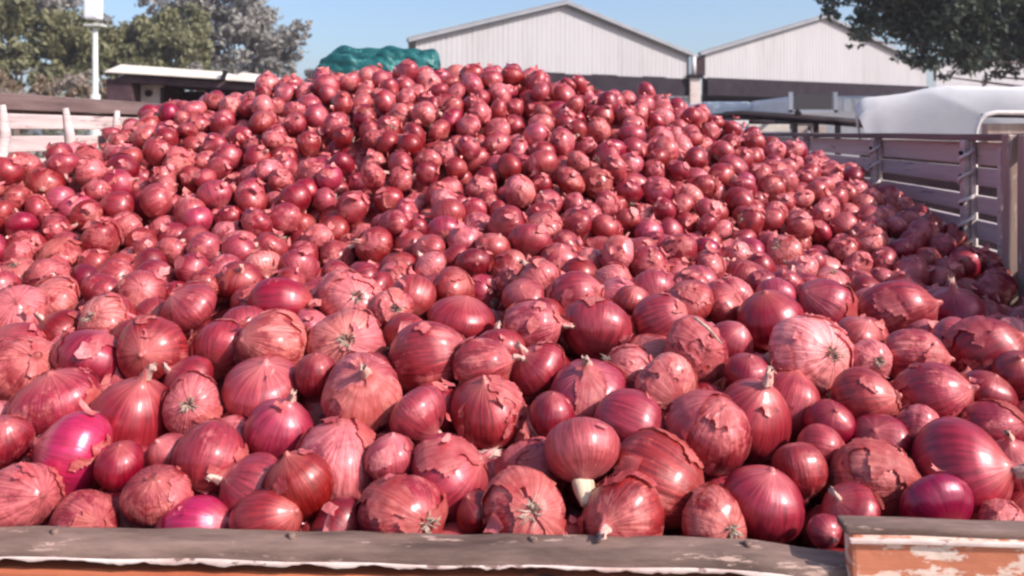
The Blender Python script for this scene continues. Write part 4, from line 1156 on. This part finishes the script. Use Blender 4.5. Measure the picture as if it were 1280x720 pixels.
# ---- all others: one mass
sing = set(single) | set(extra)
rest = [i for i in np.where(keep)[0] if i not in sing]
gR = np.random.default_rng(77)
Vs, Fs, LCs, Ts = [], [], [], []
base_n = 0
protos = []
ns, nr = 18, 13
for k in range(14):
    neck = gR.uniform(.2, 1.3); sq = gR.uniform(.78, 1.02)
    geo, _, _ = onion_geo(ns, nr, neck, sq, gR, 1.5)
    protos.append((geo.reshape(-1, 3), sq))
GF = grid_faces(nr, ns)
for i in rest:
    pv_, sq = protos[gR.integers(len(protos))]
    Rm = np.array(Quaternion(gR.normal(size=4)).normalized().to_matrix())
    v_ = ((pv_ * gR.uniform(.88, 1.10, 3)) @ Rm.T) * ALLR[i] * 1.03 + ALLP[i] + np.array([0, 0, EYE])
    Vs.append(v_); Fs.append(GF + base_n); base_n += len(v_)
    l_ = pv_.copy(); l_[:, 2] /= sq; LCs.append(l_)
    dry = gR.beta(1.8, 1.7); mag = gR.uniform(.1, .4) if gR.random() < .16 else 0
    Ts.append(np.tile([np.clip(gR.normal(.52, .19), .05, 1), dry, mag, gR.random()], (len(v_), 1)))
me = mesh_np('onions', np.vstack(Vs), np.vstack(Fs))
attr(me, 'lc', np.vstack(LCs), 'FLOAT_VECTOR'); attr(me, 'tone', np.vstack(Ts), 'FLOAT_COLOR')
tag(link('onions', me, M['onion']), 'mass of smaller red onions filling the truck bed up to the crest', 'onions', kind='stuff')
# deeper onions below the built layers: a bumpy bed so that no gap opens to the floor
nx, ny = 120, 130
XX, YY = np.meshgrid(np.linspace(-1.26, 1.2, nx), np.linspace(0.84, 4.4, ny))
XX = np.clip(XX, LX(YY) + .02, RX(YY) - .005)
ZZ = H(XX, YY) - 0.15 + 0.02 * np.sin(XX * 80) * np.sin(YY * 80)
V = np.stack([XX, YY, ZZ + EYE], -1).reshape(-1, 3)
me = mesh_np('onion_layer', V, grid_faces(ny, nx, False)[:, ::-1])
attr(me, 'lc', V * 12, 'FLOAT_VECTOR'); attr(me, 'tone', np.tile([.15, .3, 0, .5], (len(V), 1)), 'FLOAT_COLOR')  # its dark tone paints the shade between the onions
tag(link('onion_layer', me, M['onion']), 'sheet for the deeper onions, coloured dark like the shade between the upper ones', 'onions', kind='stuff')

# ---- flakes of skin strewn over the heap
gF = np.random.default_rng(31)
Vs, Fs, LCs, Ts = [], [], [], []; base_n = 0
cand = [i for i in order]
nfl = 0
for i in cand:
    D = ALLP[i, 1]
    reps = (1 if gF.random() < .5 else 0) if i < NA else gF.choice([0, 1, 2, 3, 4], p=[.08, .22, .3, .25, .15])
    for _ in range(reps):
        d = np.array([gF.normal(0, .7), -abs(gF.normal(.5, .5)), abs(gF.normal(.7, .5))]); d /= np.linalg.norm(d)
        c = ALLP[i] + d * ALLR[i] * 1.03
        u = np.cross(d, gF.normal(size=3)); u /= np.linalg.norm(u); v_ = np.cross(d, u)
        s_ = gF.uniform(.004, .0125); e = gF.uniform(.35, .9)
        k = 9; an = np.linspace(0, 2 * np.pi, k, endpoint=False)
        rr = 1 + gF.normal(0, .28, k); curl = gF.uniform(-.1, .7)
        ring = [c + u * np.cos(a_) * r_ * s_ + v_ * np.sin(a_) * r_ * s_ * e + d * s_ * curl * (np.cos(a_) ** 2) * r_ for a_, r_ in zip(an, rr)]
        ring2 = [c + u * np.cos(a_) * r_ * s_ * .5 + v_ * np.sin(a_) * r_ * s_ * e * .5 + d * s_ * curl * .22 * (np.cos(a_) ** 2) for a_, r_ in zip(an, rr)]
        V = np.array(ring + ring2 + [c]) + np.array([0, 0, EYE])
        f_ = [(j, (j + 1) % k, k + (j + 1) % k, k + j) for j in range(k)] + [(k + j, k + (j + 1) % k, 2 * k, 2 * k) for j in range(k)]
        Vs.append(V); Fs.append([f for f in f_]); 
        LCs.append(gF.normal(size=3) + V * 30); Ts.append(np.tile([gF.uniform(.6, 1), .8, 0, gF.random()], (len(V), 1)))
        nfl += 1
me = bpy.data.meshes.new('skin_flakes')
vv = np.vstack(Vs); ff = []; o_ = 0
for V, f_ in zip(Vs, Fs):
    ff += [tuple(o_ + x for x in (f if f[2] != f[3] else f[:3])) for f in f_]; o_ += len(V)
me.from_pydata(vv.tolist(), [], ff); me.update()
for p_ in me.polygons: p_.use_smooth = True
attr(me, 'lc', np.vstack(LCs), 'FLOAT_VECTOR'); attr(me, 'tone', np.vstack(Ts), 'FLOAT_COLOR')
tag(link('skin_flakes', me, M['peel']), 'pale flakes of dry onion skin strewn over the heap', 'onion skins', kind='stuff')

# ---- folded green tarpaulin on the crest
D = 2.78; s = D / F
gt = thing('green_tarpaulin', 'folded green tarpaulin lying on the crest of the onion heap', 'tarpaulin', P((473 - 640) * s, D, (HY - 90) * s))
def tarp_fold(xa, xb, top_l, top_r, bot, y0, dep, ph):
    nu, nv = 90, 44; V = []
    for i in range(nu):
        u = i / (nu - 1); px = xa + (xb - xa) * u
        env = (1 - abs(2 * u - 1) ** 9) ** .5
        ht = ((bot - (top_l + (top_r - top_l) * u)) * s) * (0.35 + 0.65 * env)
        for j in range(nv):
            an = math.pi * (1.12 - 1.24 * j / (nv - 1))       # from the front foot over the top to the rear foot
            cr = abs(math.sin(an * 3.6 + u * 3.2 + ph)) ** .6 * .34 + abs(math.sin(an * 7.3 - u * 4 + ph * 2)) * .13 + .10 * math.sin(u * 14 + an * 3 + ph)
            k = (0.80 + cr * .55)
            V.append(((px - 473) * s + .003 * math.sin(an * 9 + u * 20), y0 - math.cos(math.pi - an) * -dep * k * (.5 + .5 * env) * 1.0, (90 - bot) * s + max(-.02, math.sin(an)) * ht * k + .003 * math.sin(u * 31 + an * 2)))
    Fq = [(i * nv + j, i * nv + j + 1, (i + 1) * nv + j + 1, (i + 1) * nv + j) for i in range(nu - 1) for j in range(nv - 1)]
    mb = MB(); vv = [mb.bm.verts.new(p_) for p_ in V]
    for f_ in Fq: mb.bm.faces.new([vv[x] for x in f_]).smooth = True
    for e_ in (vv[:nv], vv[-nv:]):
        mb.bm.faces.new(e_)
    mb.build('fold', M['green_tarp'], gt)
tarp_fold(401, 500, 66, 72, 96, 0.0, .075, 0.3)
tarp_fold(404, 547, 57, 58, 84, .07, .07, 1.7)
tarp_fold(470, 546, 63, 66, 86, .0, .05, 3.1)
# dry stalk lying over the scuffed onion
st = MB().tube([at(868, 397, 1.06), at(885, 410, 1.05), at(902, 430, 1.045)], [.0018, .0022, .0012], 6).build('dry_stalk', M['roots'])
tag(st, 'thin dry stalk lying slantwise over the scuffed brownish onion', 'stalk')
print('flakes', nfl, 'rest', len(rest), 'tris', sum(len(o.data.loop_triangles) if o.data.calc_loop_triangles() is None else 0 for o in bpy.data.objects if o.type == 'MESH'))

# ------------------------------------------------------------------ thin dusty air of the yard
mh = bpy.data.materials.new('yard_air'); mh.use_nodes = True
t = mh.node_tree; t.nodes.remove(t.nodes['Principled BSDF'])
pv_ = t.nodes.new('ShaderNodeVolumePrincipled'); pv_.inputs['Color'].default_value = (0.95, 0.88, 0.98, 1); pv_.inputs['Density'].default_value = 0.0013
pv_.inputs['Anisotropy'].default_value = 0.2
t.links.new(pv_.outputs[0], t.nodes['Material Output'].inputs['Volume'])
mb = MB().box((0, 130, 9.25), (440, 300, 20.5))
tag(mb.build('haze', mh), kind='stuff')
